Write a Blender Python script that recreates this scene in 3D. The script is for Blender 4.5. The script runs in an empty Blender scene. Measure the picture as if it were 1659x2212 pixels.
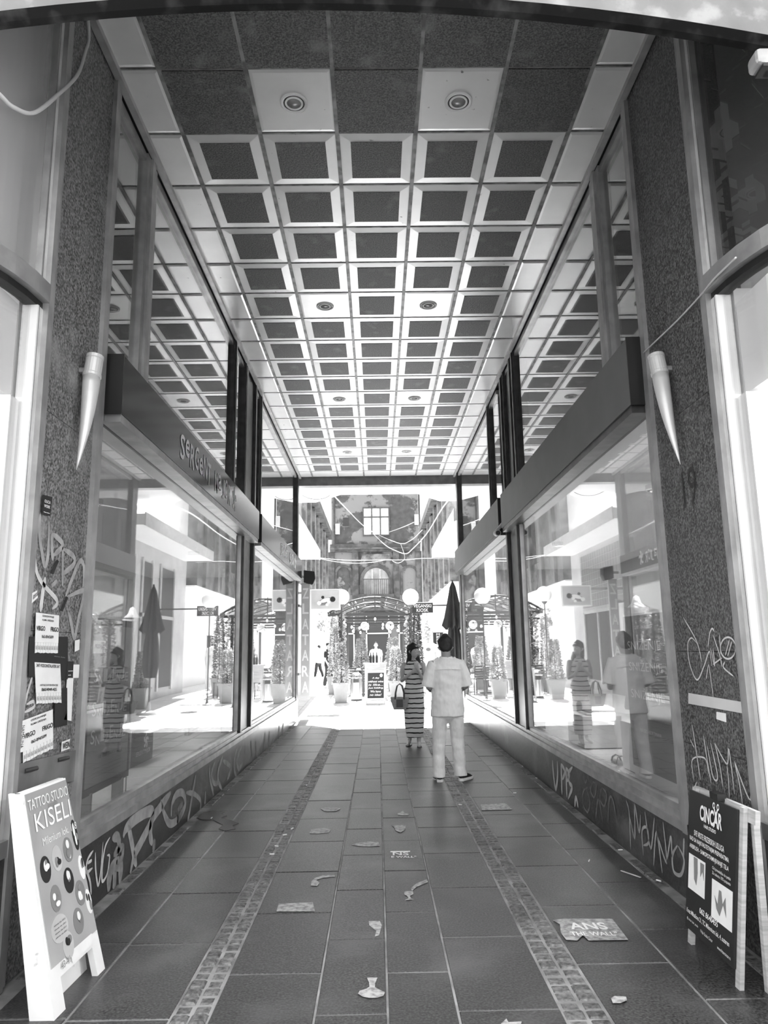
import bpy, bmesh, math, random
from mathutils import Vector, Matrix, noise as mnoise
random.seed(7)
S = bpy.context.scene
COL = S.collection
R = math.radians

# ------------------------------------------------------------------ camera
F, CX, CY = 1574.0, 829.5, 1106.0            # focal length and centre for a 1659 x 2212 frame
CAM = Vector((0, 0, 1.6))
def _cr(px, py): return Vector(((px-CX)/F, -(py-CY)/F, -1.0))
_dy = _cr(815, 1400).normalized()
_dz = _cr(699, -7330).normalized(); _dz = (_dz - _dy*_dz.dot(_dy)).normalized()
_dx = _dy.cross(_dz)
ROT = Matrix((_dx, _dy, _dz))
cd = bpy.data.cameras.new('camera'); cam = bpy.data.objects.new('camera', cd); COL.objects.link(cam)
cd.sensor_fit = 'VERTICAL'; cd.sensor_height = 24.0; cd.lens = 24.0*F/2212.0
cd.clip_start = 0.05; cd.clip_end = 400
cam.matrix_world = Matrix.Translation(CAM) @ ROT.to_4x4()
S.camera = cam
# ------------------------------------------------------------------ world, sun, exposure
w = bpy.data.worlds.new('sky'); S.world = w; w.use_nodes = True
w.node_tree.nodes['Background'].inputs[0].default_value = (1, 1, 1, 1)
w.node_tree.nodes['Background'].inputs[1].default_value = 1.25
sd = bpy.data.lights.new('sun', 'SUN'); sun = bpy.data.objects.new('sun', sd); COL.objects.link(sun)
sd.energy = 26.0; sd.angle = R(0.6); sd.color = (1, 1, 1)
sun.location = (4, 40, 40)
sun.rotation_euler = Vector((0.02, -0.5, -0.866)).to_track_quat('-Z', 'Y').to_euler()
S.view_settings.view_transform = 'Standard'; S.view_settings.look = 'None'
S.view_settings.gamma = 1.0; S.view_settings.use_curve_mapping = False
S.view_settings.exposure = 1.1
XL, XR, HC = -1.84, 1.95, 5.72               # passage walls and ceiling

# ------------------------------------------------------------------ helpers
def ray(px, py): return ROT @ _cr(px, py)
def onx(p, x): d = ray(*p); return CAM + d*((x-CAM.x)/d.x)
def ony(p, y): d = ray(*p); return CAM + d*((y-CAM.y)/d.y)
def onz(p, z=0.0): d = ray(*p); return CAM + d*((z-CAM.z)/d.z)
def crop(ox, oy, s): return lambda u, v: (ox+u/s, oy+v/s)

BASE = {}
MATS = {}
def nmat(name):
    m = bpy.data.materials.new(name); m.use_nodes = True; MATS[name] = m
    nt = m.node_tree; return m, nt, nt.nodes['Principled BSDF']
def g(v): return (v, v, v, 1)
def mat(name, v, rough=.6, metal=0, v2=None, scale=20, detail=4, lo=.35, hi=.65, bump=0, bscale=None, rand=0, spec=None, stretch=None, coord='Object', v3=None, s3=2, lo3=.5, hi3=.6, emit=0):
    m, nt, b = nmat(name); N = nt.nodes; L = nt.links
    b.inputs['Base Color'].default_value = g(v); b.inputs['Roughness'].default_value = rough; b.inputs['Metallic'].default_value = metal
    if spec is not None: b.inputs['Specular IOR Level'].default_value = spec
    if emit:
        b.inputs['Emission Color'].default_value = g(1); b.inputs['Emission Strength'].default_value = emit
    out = None
    if v2 is not None or bump or rand or v3 is not None:
        tc = N.new('ShaderNodeTexCoord'); co = tc.outputs[coord]
        if stretch:
            mp = N.new('ShaderNodeMapping'); mp.inputs['Scale'].default_value = stretch; L.new(co, mp.inputs['Vector']); co = mp.outputs[0]
        def noise(sc, de):
            n = N.new('ShaderNodeTexNoise'); n.inputs['Scale'].default_value = sc; n.inputs['Detail'].default_value = 14 if sc < 1.7 and de > 5 else de; n.inputs['Roughness'].default_value = .64 if sc < 1.7 and de > 5 else .5; L.new(co, n.inputs['Vector']); return n.outputs['Fac']
        if v2 is not None:
            r = N.new('ShaderNodeValToRGB'); r.color_ramp.elements[0].position = lo; r.color_ramp.elements[1].position = hi
            r.color_ramp.elements[0].color = g(v); r.color_ramp.elements[1].color = g(v2)
            L.new(noise(scale, detail), r.inputs[0]); out = r.outputs[0]
        if v3 is not None:
            r3 = N.new('ShaderNodeValToRGB'); r3.color_ramp.elements[0].position = lo3; r3.color_ramp.elements[1].position = hi3
            L.new(noise(s3, 6), r3.inputs[0])
            mx = N.new('ShaderNodeMix'); mx.data_type = 'RGBA'; L.new(r3.outputs[0], mx.inputs[0])
            if out: L.new(out, mx.inputs[6])
            else: mx.inputs[6].default_value = g(v)
            mx.inputs[7].default_value = g(v3); out = mx.outputs[2]
        if rand:
            oi = N.new('ShaderNodeObjectInfo'); mr = N.new('ShaderNodeMapRange'); mr.inputs[3].default_value = 1-rand; mr.inputs[4].default_value = 1+rand
            L.new(oi.outputs['Random'], mr.inputs[0])
            mx = N.new('ShaderNodeMix'); mx.data_type = 'RGBA'; mx.blend_type = 'MULTIPLY'; mx.inputs[0].default_value = 1
            if out: L.new(out, mx.inputs[6])
            else: mx.inputs[6].default_value = g(v)
            L.new(mr.outputs[0], mx.inputs[7]); out = mx.outputs[2]
        if out: L.new(out, b.inputs['Base Color'])
        if bump:
            bp = N.new('ShaderNodeBump'); bp.inputs['Strength'].default_value = bump; bp.inputs['Distance'].default_value = .01
            L.new(noise(bscale or scale, 5), bp.inputs['Height']); L.new(bp.outputs[0], b.inputs['Normal'])
    return m

def glass_mat(name, tint=.9, f0=.085, dirt=0.03):
    """thin pane: mirror by Schlick Fresnel, otherwise clear, a little dust"""
    m, nt, b = nmat(name); N = nt.nodes; L = nt.links; N.remove(b)
    geo = N.new('ShaderNodeNewGeometry'); dot = N.new('ShaderNodeVectorMath'); dot.operation = 'DOT_PRODUCT'
    L.new(geo.outputs['Incoming'], dot.inputs[0]); L.new(geo.outputs['Normal'], dot.inputs[1])
    ab = N.new('ShaderNodeMath'); ab.operation = 'ABSOLUTE'; L.new(dot.outputs['Value'], ab.inputs[0])
    om = N.new('ShaderNodeMath'); om.operation = 'SUBTRACT'; om.inputs[0].default_value = 1; L.new(ab.outputs[0], om.inputs[1])
    pw = N.new('ShaderNodeMath'); pw.operation = 'POWER'; L.new(om.outputs[0], pw.inputs[0]); pw.inputs[1].default_value = 4.2
    mr = N.new('ShaderNodeMapRange'); mr.inputs[3].default_value = f0; mr.inputs[4].default_value = 1.0; L.new(pw.outputs[0], mr.inputs[0])
    tr = N.new('ShaderNodeBsdfTransparent'); tr.inputs[0].default_value = g(tint)
    gl = N.new('ShaderNodeBsdfGlossy'); gl.inputs[0].default_value = g(.95); gl.inputs['Roughness'].default_value = .004
    df = N.new('ShaderNodeBsdfDiffuse'); df.inputs[0].default_value = g(.6)
    m0 = N.new('ShaderNodeMixShader'); m0.inputs[0].default_value = dirt; L.new(tr.outputs[0], m0.inputs[1]); L.new(df.outputs[0], m0.inputs[2])
    m1 = N.new('ShaderNodeMixShader'); L.new(mr.outputs[0], m1.inputs[0]); L.new(m0.outputs[0], m1.inputs[1]); L.new(gl.outputs[0], m1.inputs[2])
    L.new(m1.outputs[0], N['Material Output'].inputs[0]); return m

def tag(o, label=None, cat=None, group=None, kind=None):
    if label: o['label'] = label
    if cat: o['category'] = cat
    if group: o['group'] = group
    if kind: o['kind'] = kind
    return o
def empty(name, loc, label=None, cat=None, group=None, kind=None):
    o = bpy.data.objects.new(name, None); COL.objects.link(o); o.location = loc; o.empty_display_size = .1
    BASE[o] = Vector(loc); return tag(o, label, cat, group, kind)

class MB:
    def __init__(s): s.v = []; s.f = []
    def add(s, vs, fs):
        k = len(s.v); s.v += [Vector(p) for p in vs]; s.f += [tuple(i+k for i in f) for f in fs]; return s
    def box(s, x0, x1, y0, y1, z0, z1):
        x0, x1 = sorted((x0, x1)); y0, y1 = sorted((y0, y1)); z0, z1 = sorted((z0, z1))
        return s.add([(x0,y0,z0),(x1,y0,z0),(x1,y1,z0),(x0,y1,z0),(x0,y0,z1),(x1,y0,z1),(x1,y1,z1),(x0,y1,z1)],
            [(3,2,1,0),(4,5,6,7),(0,1,5,4),(1,2,6,5),(2,3,7,6),(3,0,4,7)])
    def slab(s, x0, x1, y0, y1, z0, z1, c=.006):      # box with a chamfered top edge
        a = [(x0,y0),(x1,y0),(x1,y1),(x0,y1)]; b = [(x0+c,y0+c),(x1-c,y0+c),(x1-c,y1-c),(x0+c,y1-c)]
        vs = [(p[0],p[1],z0) for p in a]+[(p[0],p[1],z1-c) for p in a]+[(p[0],p[1],z1) for p in b]
        fs = [(8,9,10,11)]
        for k in (0, 4):
            for i in range(4): j = (i+1) % 4; fs.append((k+i,k+j,k+4+j,k+4+i))
        return s.add(vs, fs)
    def hexa(s, p):   # 8 points, order of box()
        return s.add(p, [(3,2,1,0),(4,5,6,7),(0,1,5,4),(1,2,6,5),(2,3,7,6),(3,0,4,7)])
    def bar(s, a, b, w, h, up=(0,0,1)):
        a = Vector(a); b = Vector(b); t = (b-a).normalized(); u = Vector(up)
        if abs(t.dot(u)) > .97: u = Vector((0,1,0))
        x = t.cross(u).normalized(); y = x.cross(t).normalized(); x *= w/2; y *= h/2
        return s.hexa([a-x-y,a+x-y,b+x-y,b-x-y,a-x+y,a+x+y,b+x+y,b-x+y])
    def sheet(s, q, n, t):      # quad with thickness t along n; q = bl, br, tr, tl
        n = Vector(n)*t; q = [Vector(p) for p in q]; k = [p+n for p in q]
        return s.hexa(q+k)
    def poly(s, pts, n, t):     # prism
        n = Vector(n)*t; k = len(pts); pts = [Vector(p) for p in pts]
        return s.add(pts+[p+n for p in pts], [tuple(reversed(range(k))), tuple(range(k, 2*k))]+[(i,(i+1)%k,k+(i+1)%k,k+i) for i in range(k)])
    def tube(s, pts, rad, seg=8, side=(1,0,0), cap=True):
        """rad: per point r or (ra, rb); ra runs along side"""
        pts = [Vector(p) for p in pts]; n = len(pts); sv = Vector(side); vs = []; prev = None
        for i, p in enumerate(pts):
            t = (pts[min(i+1,n-1)]-pts[max(i-1,0)]); t = t.normalized() if t.length > 1e-9 else Vector((0,0,1))
            a = sv - t*sv.dot(t)
            if a.length < .15:
                a = prev - t*prev.dot(t) if prev else (Vector((0,1,0)) if abs(t.y) < .9 else Vector((0,0,1))); a = a - t*a.dot(t)
            a.normalize(); prev = a; b = t.cross(a)
            r = rad[i] if isinstance(rad, list) else rad
            ra, rb = r if isinstance(r, (list, tuple)) else (r, r)
            for k in range(seg):
                q = 2*math.pi*k/seg; vs.append(p + a*(ra*math.cos(q)) + b*(rb*math.sin(q)))
        fs = [(i*seg+k, i*seg+(k+1)%seg, (i+1)*seg+(k+1)%seg, (i+1)*seg+k) for i in range(n-1) for k in range(seg)]
        if cap: fs += [tuple(reversed(range(seg))), tuple(range((n-1)*seg, n*seg))]
        return s.add(vs, fs)
    def lathe(s, prof, o=(0,0,0), ax=(0,0,1), seg=20, cap=True):
        o = Vector(o); ax = Vector(ax).normalized()
        a = Vector((1,0,0)) if abs(ax.x) < .9 else Vector((0,1,0)); a = (a-ax*a.dot(ax)).normalized(); b = ax.cross(a); n = len(prof)
        vs = [o+ax*z+a*(r*math.cos(2*math.pi*k/seg))+b*(r*math.sin(2*math.pi*k/seg)) for r, z in prof for k in range(seg)]
        fs = [(i*seg+k, i*seg+(k+1)%seg, (i+1)*seg+(k+1)%seg, (i+1)*seg+k) for i in range(n-1) for k in range(seg)]
        if cap: fs += [tuple(reversed(range(seg))), tuple(range((n-1)*seg, n*seg))]
        return s.add(vs, fs)
    def ball(s, c, r, seg=12, rings=8, sc=(1,1,1)):
        c = Vector(c); vs = []; fs = []
        for i in range(1, rings):
            a = math.pi*i/rings
            for k in range(seg):
                q = 2*math.pi*k/seg; vs.append(c+Vector((r*sc[0]*math.sin(a)*math.cos(q), r*sc[1]*math.sin(a)*math.sin(q), r*sc[2]*math.cos(a))))
        vs += [c+Vector((0,0,r*sc[2])), c-Vector((0,0,r*sc[2]))]; T = len(vs)-2
        for i in range(rings-2):
            for k in range(seg): fs.append((i*seg+k,(i+1)*seg+k,(i+1)*seg+(k+1)%seg,i*seg+(k+1)%seg))
        for k in range(seg): fs.append((T,k,(k+1)%seg)); fs.append((T+1,(rings-2)*seg+(k+1)%seg,(rings-2)*seg+k))
        return s.add(vs, fs)
    def ribbon(s, pts, wd, u, v, n, t=.002):   # flat brush stroke on a plane; width wd (may taper)
        pts = [Vector(p) for p in pts]
        # smooth
        out = []
        for i in range(len(pts)-1):
            p0 = pts[max(i-1,0)]; p1 = pts[i]; p2 = pts[i+1]; p3 = pts[min(i+2,len(pts)-1)]
            for k in range(6):
                q = k/6; out.append(.5*((2*p1)+(p2-p0)*q+(2*p0-5*p1+4*p2-p3)*q*q+(3*p1-p0-3*p2+p3)*q**3))
        out.append(pts[-1]); n = Vector(n); m = len(out); L_ = []; R_ = []
        for i, p in enumerate(out):
            d = out[min(i+1,m-1)]-out[max(i-1,0)]; d = d.normalized() if d.length > 1e-8 else Vector(u)
            sd_ = n.cross(d); q = i/(m-1); ww = wd*(.35+.65*min(1, 6*q, 6*(1-q)))/2
            L_.append(p+sd_*ww); R_.append(p-sd_*ww)
        vs = [a+n*t for a in L_]+[a+n*t for a in R_]
        return s.add(vs, [(i, m+i, m+i+1, i+1) for i in range(m-1)])
    def build(s, name, m=None, parent=None, label=None, cat=None, group=None, kind=None, smooth=False, bevel=0, base=None, fixn=True):
        if base is None:
            if parent is not None: base = BASE[parent]
            else:
                xs = [p.x for p in s.v]; ys = [p.y for p in s.v]; base = Vector(((min(xs)+max(xs))/2, (min(ys)+max(ys))/2, min(p.z for p in s.v)))
        base = Vector(base)
        me = bpy.data.meshes.new(name); me.from_pydata([p-base for p in s.v], [], s.f)
        if fixn:
            bm = bmesh.new(); bm.from_mesh(me); bmesh.ops.recalc_face_normals(bm, faces=bm.faces)
            if bevel: bmesh.ops.bevel(bm, geom=[e for e in bm.edges if len(e.link_faces) == 2 and e.calc_face_angle(0) > .6], offset=bevel, segments=2, affect='EDGES', profile=.5)
            bm.to_mesh(me); bm.free()
        if smooth:
            for p in me.polygons: p.use_smooth = True
        return link(name, me, m, parent, base, label, cat, group, kind)
def link(name, me, m, parent, base, label=None, cat=None, group=None, kind=None):
    o = bpy.data.objects.new(name, me); COL.objects.link(o)
    if m is not None and not me.materials: me.materials.append(m)
    if parent is not None: o.parent = parent; o.location = Vector(base)-BASE[parent]
    else: o.location = base
    BASE[o] = Vector(base); return tag(o, label, cat, group, kind)
def copy_tree(o, parent=None):
    c = o.copy(); COL.objects.link(c); c.parent = parent
    for ch in list(o.children): copy_tree(ch, c)
    return c
def B(*a): return MB().box(*a)

_tc = {}
def text_mesh(s, bold=0.0, shear=0.0):
    k = (s, bold, shear)
    if k in _tc: return _tc[k]
    cu = bpy.data.curves.new('lettering', 'FONT'); cu.body = s; cu.align_x = 'CENTER'; cu.align_y = 'CENTER'; cu.resolution_u = 3
    cu.offset = bold; cu.shear = shear; cu.extrude = 0
    o = bpy.data.objects.new('lettering', cu); COL.objects.link(o)
    dg = bpy.context.evaluated_depsgraph_get(); me = bpy.data.meshes.new_from_object(o.evaluated_get(dg))
    vs = [v.co.copy() for v in me.vertices]; fs = [tuple(p.vertices) for p in me.polygons]
    bpy.data.objects.remove(o); bpy.data.curves.remove(cu); bpy.data.meshes.remove(me)
    xs = [v.x for v in vs] or [0]; ys = [v.y for v in vs] or [0]
    cx, cy, wx, wy = (min(xs)+max(xs))/2, (min(ys)+max(ys))/2, max(xs)-min(xs), max(ys)-min(ys)
    vs = [Vector(((v.x-cx)/max(wx,1e-6), (v.y-cy)/max(wy,1e-6), 0)) for v in vs]
    _tc[k] = (vs, fs, wx/max(wy,1e-6)); return _tc[k]
def text(s, m, parent, o, u, v, width, height, name='lettering', lift=.003, bold=0.0, shear=0.0, arc=0):
    """flat print: o centre, u/v unit axes; fits width x height"""
    vs, fs, asp = text_mesh(s, bold, shear); u = Vector(u); v = Vector(v); n = u.cross(v).normalized(); o = Vector(o)
    if width is None: width = height*asp
    mb = MB(); mb.add([o+u*(p.x*width)+v*(p.y*height+arc*p.x*p.x)+n*lift for p in vs], fs)
    return mb.build(name, m, parent, fixn=False)
class Frame:     # a flat face: bl corner, edges U and V
    def __init__(s, bl, br, tl):
        s.o = Vector(bl); s.U = Vector(br)-s.o; s.V = Vector(tl)-s.o; s.w = s.U.length; s.h = s.V.length
        s.u = s.U.normalized(); s.n = s.u.cross(s.V).normalized(); s.v = s.n.cross(s.u)
        s.sh = s.V.dot(s.u)/s.h
    def p(s, a, b, lift=0): return s.o+s.U*a+s.V*b+s.n*lift
    def text(s, t, m, par, a, b, wf, hf, **k):
        return text(t, m, par, s.p(a, b), s.u, s.V.normalized(), None if wf is None else s.w*wf, s.h*hf, **k)
    def rect(s, a0, a1, b0, b1, m, par, name, lift=0, t=.002):
        return MB().sheet([s.p(a0,b0,lift), s.p(a1,b0,lift), s.p(a1,b1,lift), s.p(a0,b1,lift)], s.n, t).build(name, m, par)
    def oval(s, a, b, ra, rb, m, par, name, lift=0, t=.002, tilt=0):
        pts = []
        for k in range(20):
            q = 2*math.pi*k/20; x = ra*math.cos(q); y = rb*math.sin(q)
            pts.append(s.p(a+x*math.cos(tilt)-y*math.sin(tilt)*s.h/s.w, b+x*math.sin(tilt)*s.w/s.h+y*math.cos(tilt), lift))
        return MB().poly(pts, s.n, t).build(name, m, par)

# ------------------------------------------------------------------ materials
mat('granite', .035, .5, v2=.30, scale=75, detail=6, lo=.38, hi=.72, bump=.35, bscale=80, v3=.32, s3=3.0, lo3=.56, hi3=.82)
mat('granite_dark', .02, .5, v2=.20, scale=75, detail=6, lo=.40, hi=.76, bump=.45, bscale=70)
mat('plinth', .012, .3, v2=.05, scale=60, detail=5, lo=.4, hi=.75, v3=.07, s3=4, lo3=.52, hi3=.8)
mat('plinth_right', .02, .35, v2=.075, scale=50, detail=5, lo=.4, hi=.75, v3=.16, s3=2.2, lo3=.52, hi3=.8)
mat('alu', .30, .42, metal=.55, v2=.42, scale=6, detail=6, bump=.05, bscale=60)
mat('alu_light', .55, .35, metal=.4, v2=.7, scale=8)
mat('dark_metal', .035, .4, metal=.3, v2=.07, scale=8)
mat('black', .012, .45)
mat('rail', .26, .5, metal=.3, v2=.10, scale=9, detail=7, lo=.4, hi=.62)
mat('ceil_white', .66, .34, metal=.3, v2=.70, scale=5, detail=6, v3=.18, s3=14, lo3=.70, hi3=.76)
mat('ceil_insert', .028, .6, v2=.15, scale=85, detail=6, lo=.36, hi=.72, bump=.35, bscale=60, v3=.16, s3=5, lo3=.58, hi3=.78, rand=.12)
mat('ceil_bed', .04, .8)
mat('slab', .012, .36, v2=.088, scale=85, detail=6, lo=.40, hi=.72, v3=.10, s3=2.3, lo3=.50, hi3=.85, rand=.16, bump=.12, bscale=70)
mat('cobble', .045, .5, v2=.16, scale=45, detail=5, rand=.25, bump=.9, bscale=30)
mat('joint', .30, .85, v2=.14, scale=5, detail=6)
mat('court_slab_lit', .56, .7, v2=.66, scale=6, rand=.06)  # lit copy of the slab stone, sun glare put into its colour
mat('soil_edge', .10, .9, v2=.02, scale=30, detail=6)
mat('white', .78, .5); mat('white_paint', .72, .45, v2=.8, scale=4)
mat('paper', .74, .8, v2=.8, scale=8); mat('ink', .015, .8); mat('grey_ink', .2, .8); mat('white_ink', .8, .7)
mat('spray', .45, .8, v2=.62, scale=12, detail=5, lo=.3, hi=.7); mat('spray_grey', .24, .8, v2=.4, scale=10, detail=5, lo=.3, hi=.7); mat('spray_dim', .16, .8, v2=.26, scale=14)
mat('band_left', .02, .14, metal=.0, v2=.03, scale=3, spec=.15)
mat('band_right', .115, .5, v2=.13, scale=3)
mat('shop_wall', .42, .7); mat('shop_dark', .05, .7); mat('shop_platform', .38, .55, v2=.42, scale=5); mat('shop_white', .8, .55)
mat('corner_white', .82, .6); mat('upper_dark', .035, .6)
mat('poster', .20, .5, v2=.24, scale=3); mat('poster_right', .16, .5); mat('poster_card', .05, .5)
mat('board_black', .018, .4); mat('wood_pale', .50, .6, v2=.36, scale=5, stretch=(1,1,14), detail=6)
mat('wood_white', .74, .55, v2=.80, scale=5, v3=.35, s3=12, lo3=.66, hi3=.72)
mat('tattoo_print', .32, .22, v2=.50, scale=1.6, detail=2, spec=.6)
mat('plaster', .045, .85, v2=.07, scale=3, detail=7, bump=.5, bscale=9, v3=.17, s3=.42, lo3=.50, hi3=.53)
mat('plaster_side', .08, .85, v2=.2, scale=1.6, detail=8, lo=.42, hi=.58, bump=.5, bscale=6, v3=.06, s3=1.0, lo3=.58, hi3=.66)
mat('plaster_trim', .05, .85, v2=.10, scale=2.4, detail=8, lo=.45, hi=.6, bump=.4, bscale=7)
mat('court_white', .78, .8, v2=.82, scale=3, v3=.4, s3=2.6, lo3=.68, hi3=.72)
mat('court_wall', .5, .8, v2=.6, scale=2)
mat('tile_blue', .22, .3, rand=.12)
mat('skin', .52, .5, v2=.56, scale=8); mat('skin_dark', .30, .5)
mat('hair', .006, .6, v2=.014, scale=60, stretch=(1,1,.15))
mat('linen', .80, .9, v2=.86, scale=60, stretch=(1,1,.3), detail=3, bump=.7, bscale=3.2)
mat('linen_trouser', .74, .9, v2=.80, scale=60, stretch=(1,1,.3), detail=3, bump=.7, bscale=3.0)
mat('cloth_white', .78, .9, bump=.5, bscale=5); mat('cloth_dark', .03, .9); mat('cloth_grey', .30, .9)
mat('shoe_black', .015, .5); mat('shoe_white', .72, .6)
mat('straw', .46, .8, v2=.34, scale=60, bump=.5, bscale=90); mat('leather', .10, .5)
mat('leaf', .22, .5, v2=.6, scale=4, rand=.1); mat('leaf_dark', .05, .55, v2=.13, scale=4); mat('stem', .06, .8)
mat('pot', .24, .6, v2=.30, scale=4); mat('steel', .55, .25, metal=.9); mat('umbrella', .03, .8, v2=.05, scale=4)
mat('wicker', .04, .6, v2=.08, scale=40); mat('canopy', .5, .3, v2=.6, scale=3); mat('steel_dark', .05, .5)
mat('globe', .85, .35); mat('bulb', .8, .2); mat('lamp_lens', .26, .2); mat('lamp_chrome', .75, .18, metal=.8)
mat('horn', .56, .32, metal=.25, v2=.64, scale=5); mat('cable', .5, .6); mat('cable_dark', .05, .6)
mat('fascia', .17, .85, v2=.25, scale=3, detail=7, bump=.5, bscale=8, v3=.34, s3=6, lo3=.56, hi3=.7)
mat('rim', .006, .9, spec=.1, v2=.03, scale=9, detail=7, lo=.5, hi=.75); mat('stain', .012, .25); mat('sticker', .42, .7, v2=.20, scale=26, detail=6, lo=.42, hi=.62)
mat('plate', .12, .5, v2=.18, scale=6, metal=.2)
mat('jewel_print', .42, .5, v2=.55, scale=2); mat('sign_grey', .42, .5, v2=.52, scale=2); mat('chalk', .02, .8); mat('sign_dim', .14, .2, v2=.34, scale=1.2, detail=3); mat('dress_plain', .34, .9)
glass_mat('glass', .86, .09, .02); glass_mat('glass_dark', .42, .06, .03); glass_mat('glass_dusty', .6, .04, .32); glass_mat('glass_clear', .93, .05, .02)
glass_mat('polycarb', .72, .08, .22)
M = MATS
# striped knit dress: bands across the height of the dress
def stripes():
    m, nt, b = nmat('stripes'); N = nt.nodes; L = nt.links
    tc = N.new('ShaderNodeTexCoord'); n = N.new('ShaderNodeTexNoise'); n.inputs['Scale'].default_value = 5; L.new(tc.outputs['Object'], n.inputs['Vector'])
    sx = N.new('ShaderNodeSeparateXYZ'); L.new(tc.outputs['Object'], sx.inputs[0])
    a = N.new('ShaderNodeMath'); a.operation = 'MULTIPLY_ADD'; L.new(n.outputs['Fac'], a.inputs[0]); a.inputs[1].default_value = .05; L.new(sx.outputs['Z'], a.inputs[2])
    d = N.new('ShaderNodeMath'); d.operation = 'DIVIDE'; L.new(a.outputs[0], d.inputs[0]); d.inputs[1].default_value = .079
    fr = N.new('ShaderNodeMath'); fr.operation = 'FRACT'; L.new(d.outputs[0], fr.inputs[0])
    lt = N.new('ShaderNodeMath'); lt.operation = 'LESS_THAN'; L.new(fr.outputs[0], lt.inputs[0]); lt.inputs[1].default_value = .24
    mx = N.new('ShaderNodeMix'); mx.data_type = 'RGBA'; L.new(lt.outputs[0], mx.inputs[0]); mx.inputs[6].default_value = g(.78); mx.inputs[7].default_value = g(.008)
    L.new(mx.outputs[2], b.inputs['Base Color']); b.inputs['Roughness'].default_value = .9
stripes()

# ================================================================== THE SETTING
# ------------------------------------------------------------------ floor
def ramp(y): return 0.0 if y < 17 else min(.2, (y-17)*.03)
fl = MB().box(-7, 7, -2.5, 17.2, -.12, -.005).build('floor', M['joint'], label='dark stone paving of the passage with pale joints', kind='structure')
FX = [XL, -1.405, -.94, -.77, -.30, .025, .34, .80, .995, 1.475, XR]
offs = {0: 3.621, 1: 3.596, 3: 4.034, 4: 3.602, 5: 4.02, 6: 3.612, 8: 4.074, 9: 3.665}
pit = .846
for c, y0 in offs.items():
    xa, xb = FX[c], FX[c+1]; k = -5
    while True:
        ya = y0+k*pit; yb = ya+pit; k += 1
        if yb < -.6: continue
        if ya > 15.9: break
        x0, x1 = xa, xb
        if c == 0: x0 = XL+.085
        if c == 9: x1 = XR-.085
        j = .005
        dz = random.uniform(-.0025, .001)
        # some slabs of the middle columns span two modules
        MB().slab(x0+j, x1-j, ya+j, min(yb, 16.1)-j, -.05, dz, .004).build('paving_slab', M['slab'], fl)
# outside the passage mouth: wider slabs to both sides
for s in (-1, 1):
    for i in range(4):
        for k in range(6):
            xa = (XL if s < 0 else XR)+s*(i*.8); ya = -1.4+k*.846
            MB().slab(min(xa, xa+s*.8)+.005, max(xa, xa+s*.8)-.005, ya+.005, ya+.841, -.05, -.001, .004).build('paving_slab', M['slab'], fl)
# cobble strips: nearest ones are single stones, the far ones one part
def cobble(mb, x0, x1, y0, y1):
    a = random.uniform(.008, .016); h = random.uniform(-.004, .006)
    xm, ym = (x0+x1)/2+random.uniform(-.006,.006), (y0+y1)/2+random.uniform(-.006,.006)
    mb.slab(x0+.004, x1-.004, y0+.004, y1-.004, -.05, h, .011)
far = MB(); nearc = 0
for sa, sb in ((-.94, -.77), (.80, .995)):
    wd = (sb-sa)/2; y = 2.4; row = 0
    while y < 15.9:
        L = random.uniform(.075, .1)
        for q in range(2):
            yo = random.uniform(-.004, .004)
            if 3.2 < y < 7.4 and nearc < 296:
                mb = MB(); cobble(mb, sa+q*wd, sa+(q+1)*wd, y+yo, y+L+yo); mb.build('cobble', M['cobble'], fl); nearc += 1
            else: cobble(far, sa+q*wd, sa+(q+1)*wd, y+yo, y+L+yo)
        y += L
far.build('cobble_rows', M['cobble'], fl, kind='stuff')
# dirty edging setts along both walls
edge = MB()
for x0, x1 in ((XL+.004, XL+.082), (XR-.082, XR-.004)):
    y = 3.9
    while y < 15.9:
        L = random.uniform(.09, .2); h = random.uniform(-.012, .004); edge.slab(x0, x1, y+.004, y+L-.004, -.05, h, .008); y += L
edge.build('edging_setts', M['cobble'], fl, kind='stuff')
# wet patch by the left wall
c2 = crop(400, 1550, 3.318); c3 = crop(800, 1550, 3.318); c4 = crop(1160, 1600, 3.325); c1 = crop(0, 1560, 3.318)
st = [(80,720),(130,680),(200,668),(290,672),(260,690),(300,705),(255,720),(330,735),(385,760),(340,775),(360,800),(290,812),(240,800),(270,770),(200,735),(130,735)]
MB().poly([onz(c2(*p), .0015) for p in st], (0,0,1), .0015).build('wet_patch', M['stain'], fl)
# courtyard paving, rising slightly; sun glare put into a lighter slab colour
cf = MB(); cf.add([(-7,17.2,-.13),(7,17.2,-.13),(7,24,.05),(-7,24,.05),(7,62,.05),(-7,62,.05)], [(0,1,2,3),(3,2,4,5)])
court = cf.build('floor', M['joint'], label='sunlit paving of the courtyard, its glare put into a pale colour', kind='structure', base=(0,17.2,-.13))
bedm = MB().box(-7, 7, 16.1, 17.2, -.12, -.012)
xs = [-3.8,-2.9,-2.0,-1.405,-.6,.025,.8,1.475,2.1,3.0,3.9]
y = 16.1
while y < 48:
    L = .846 if y < 24 else 2.4
    for i in range(len(xs)-1):
        a, b_ = ramp(y), ramp(y+L)
        mb = MB(); z = lambda yy: ramp(yy)
        x0, x1, y0, y1 = xs[i]+.004, xs[i+1]-.004, y+.004, y+L-.004
        mb.hexa([(x0,y0,a-.05),(x1,y0,a-.05),(x1,y1,b_-.05),(x0,y1,b_-.05),(x0,y0,a),(x1,y0,a),(x1,y1,b_),(x0,y1,b_)])
        mb.build('paving_slab', M['court_slab_lit'], court)
    y += L

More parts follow.
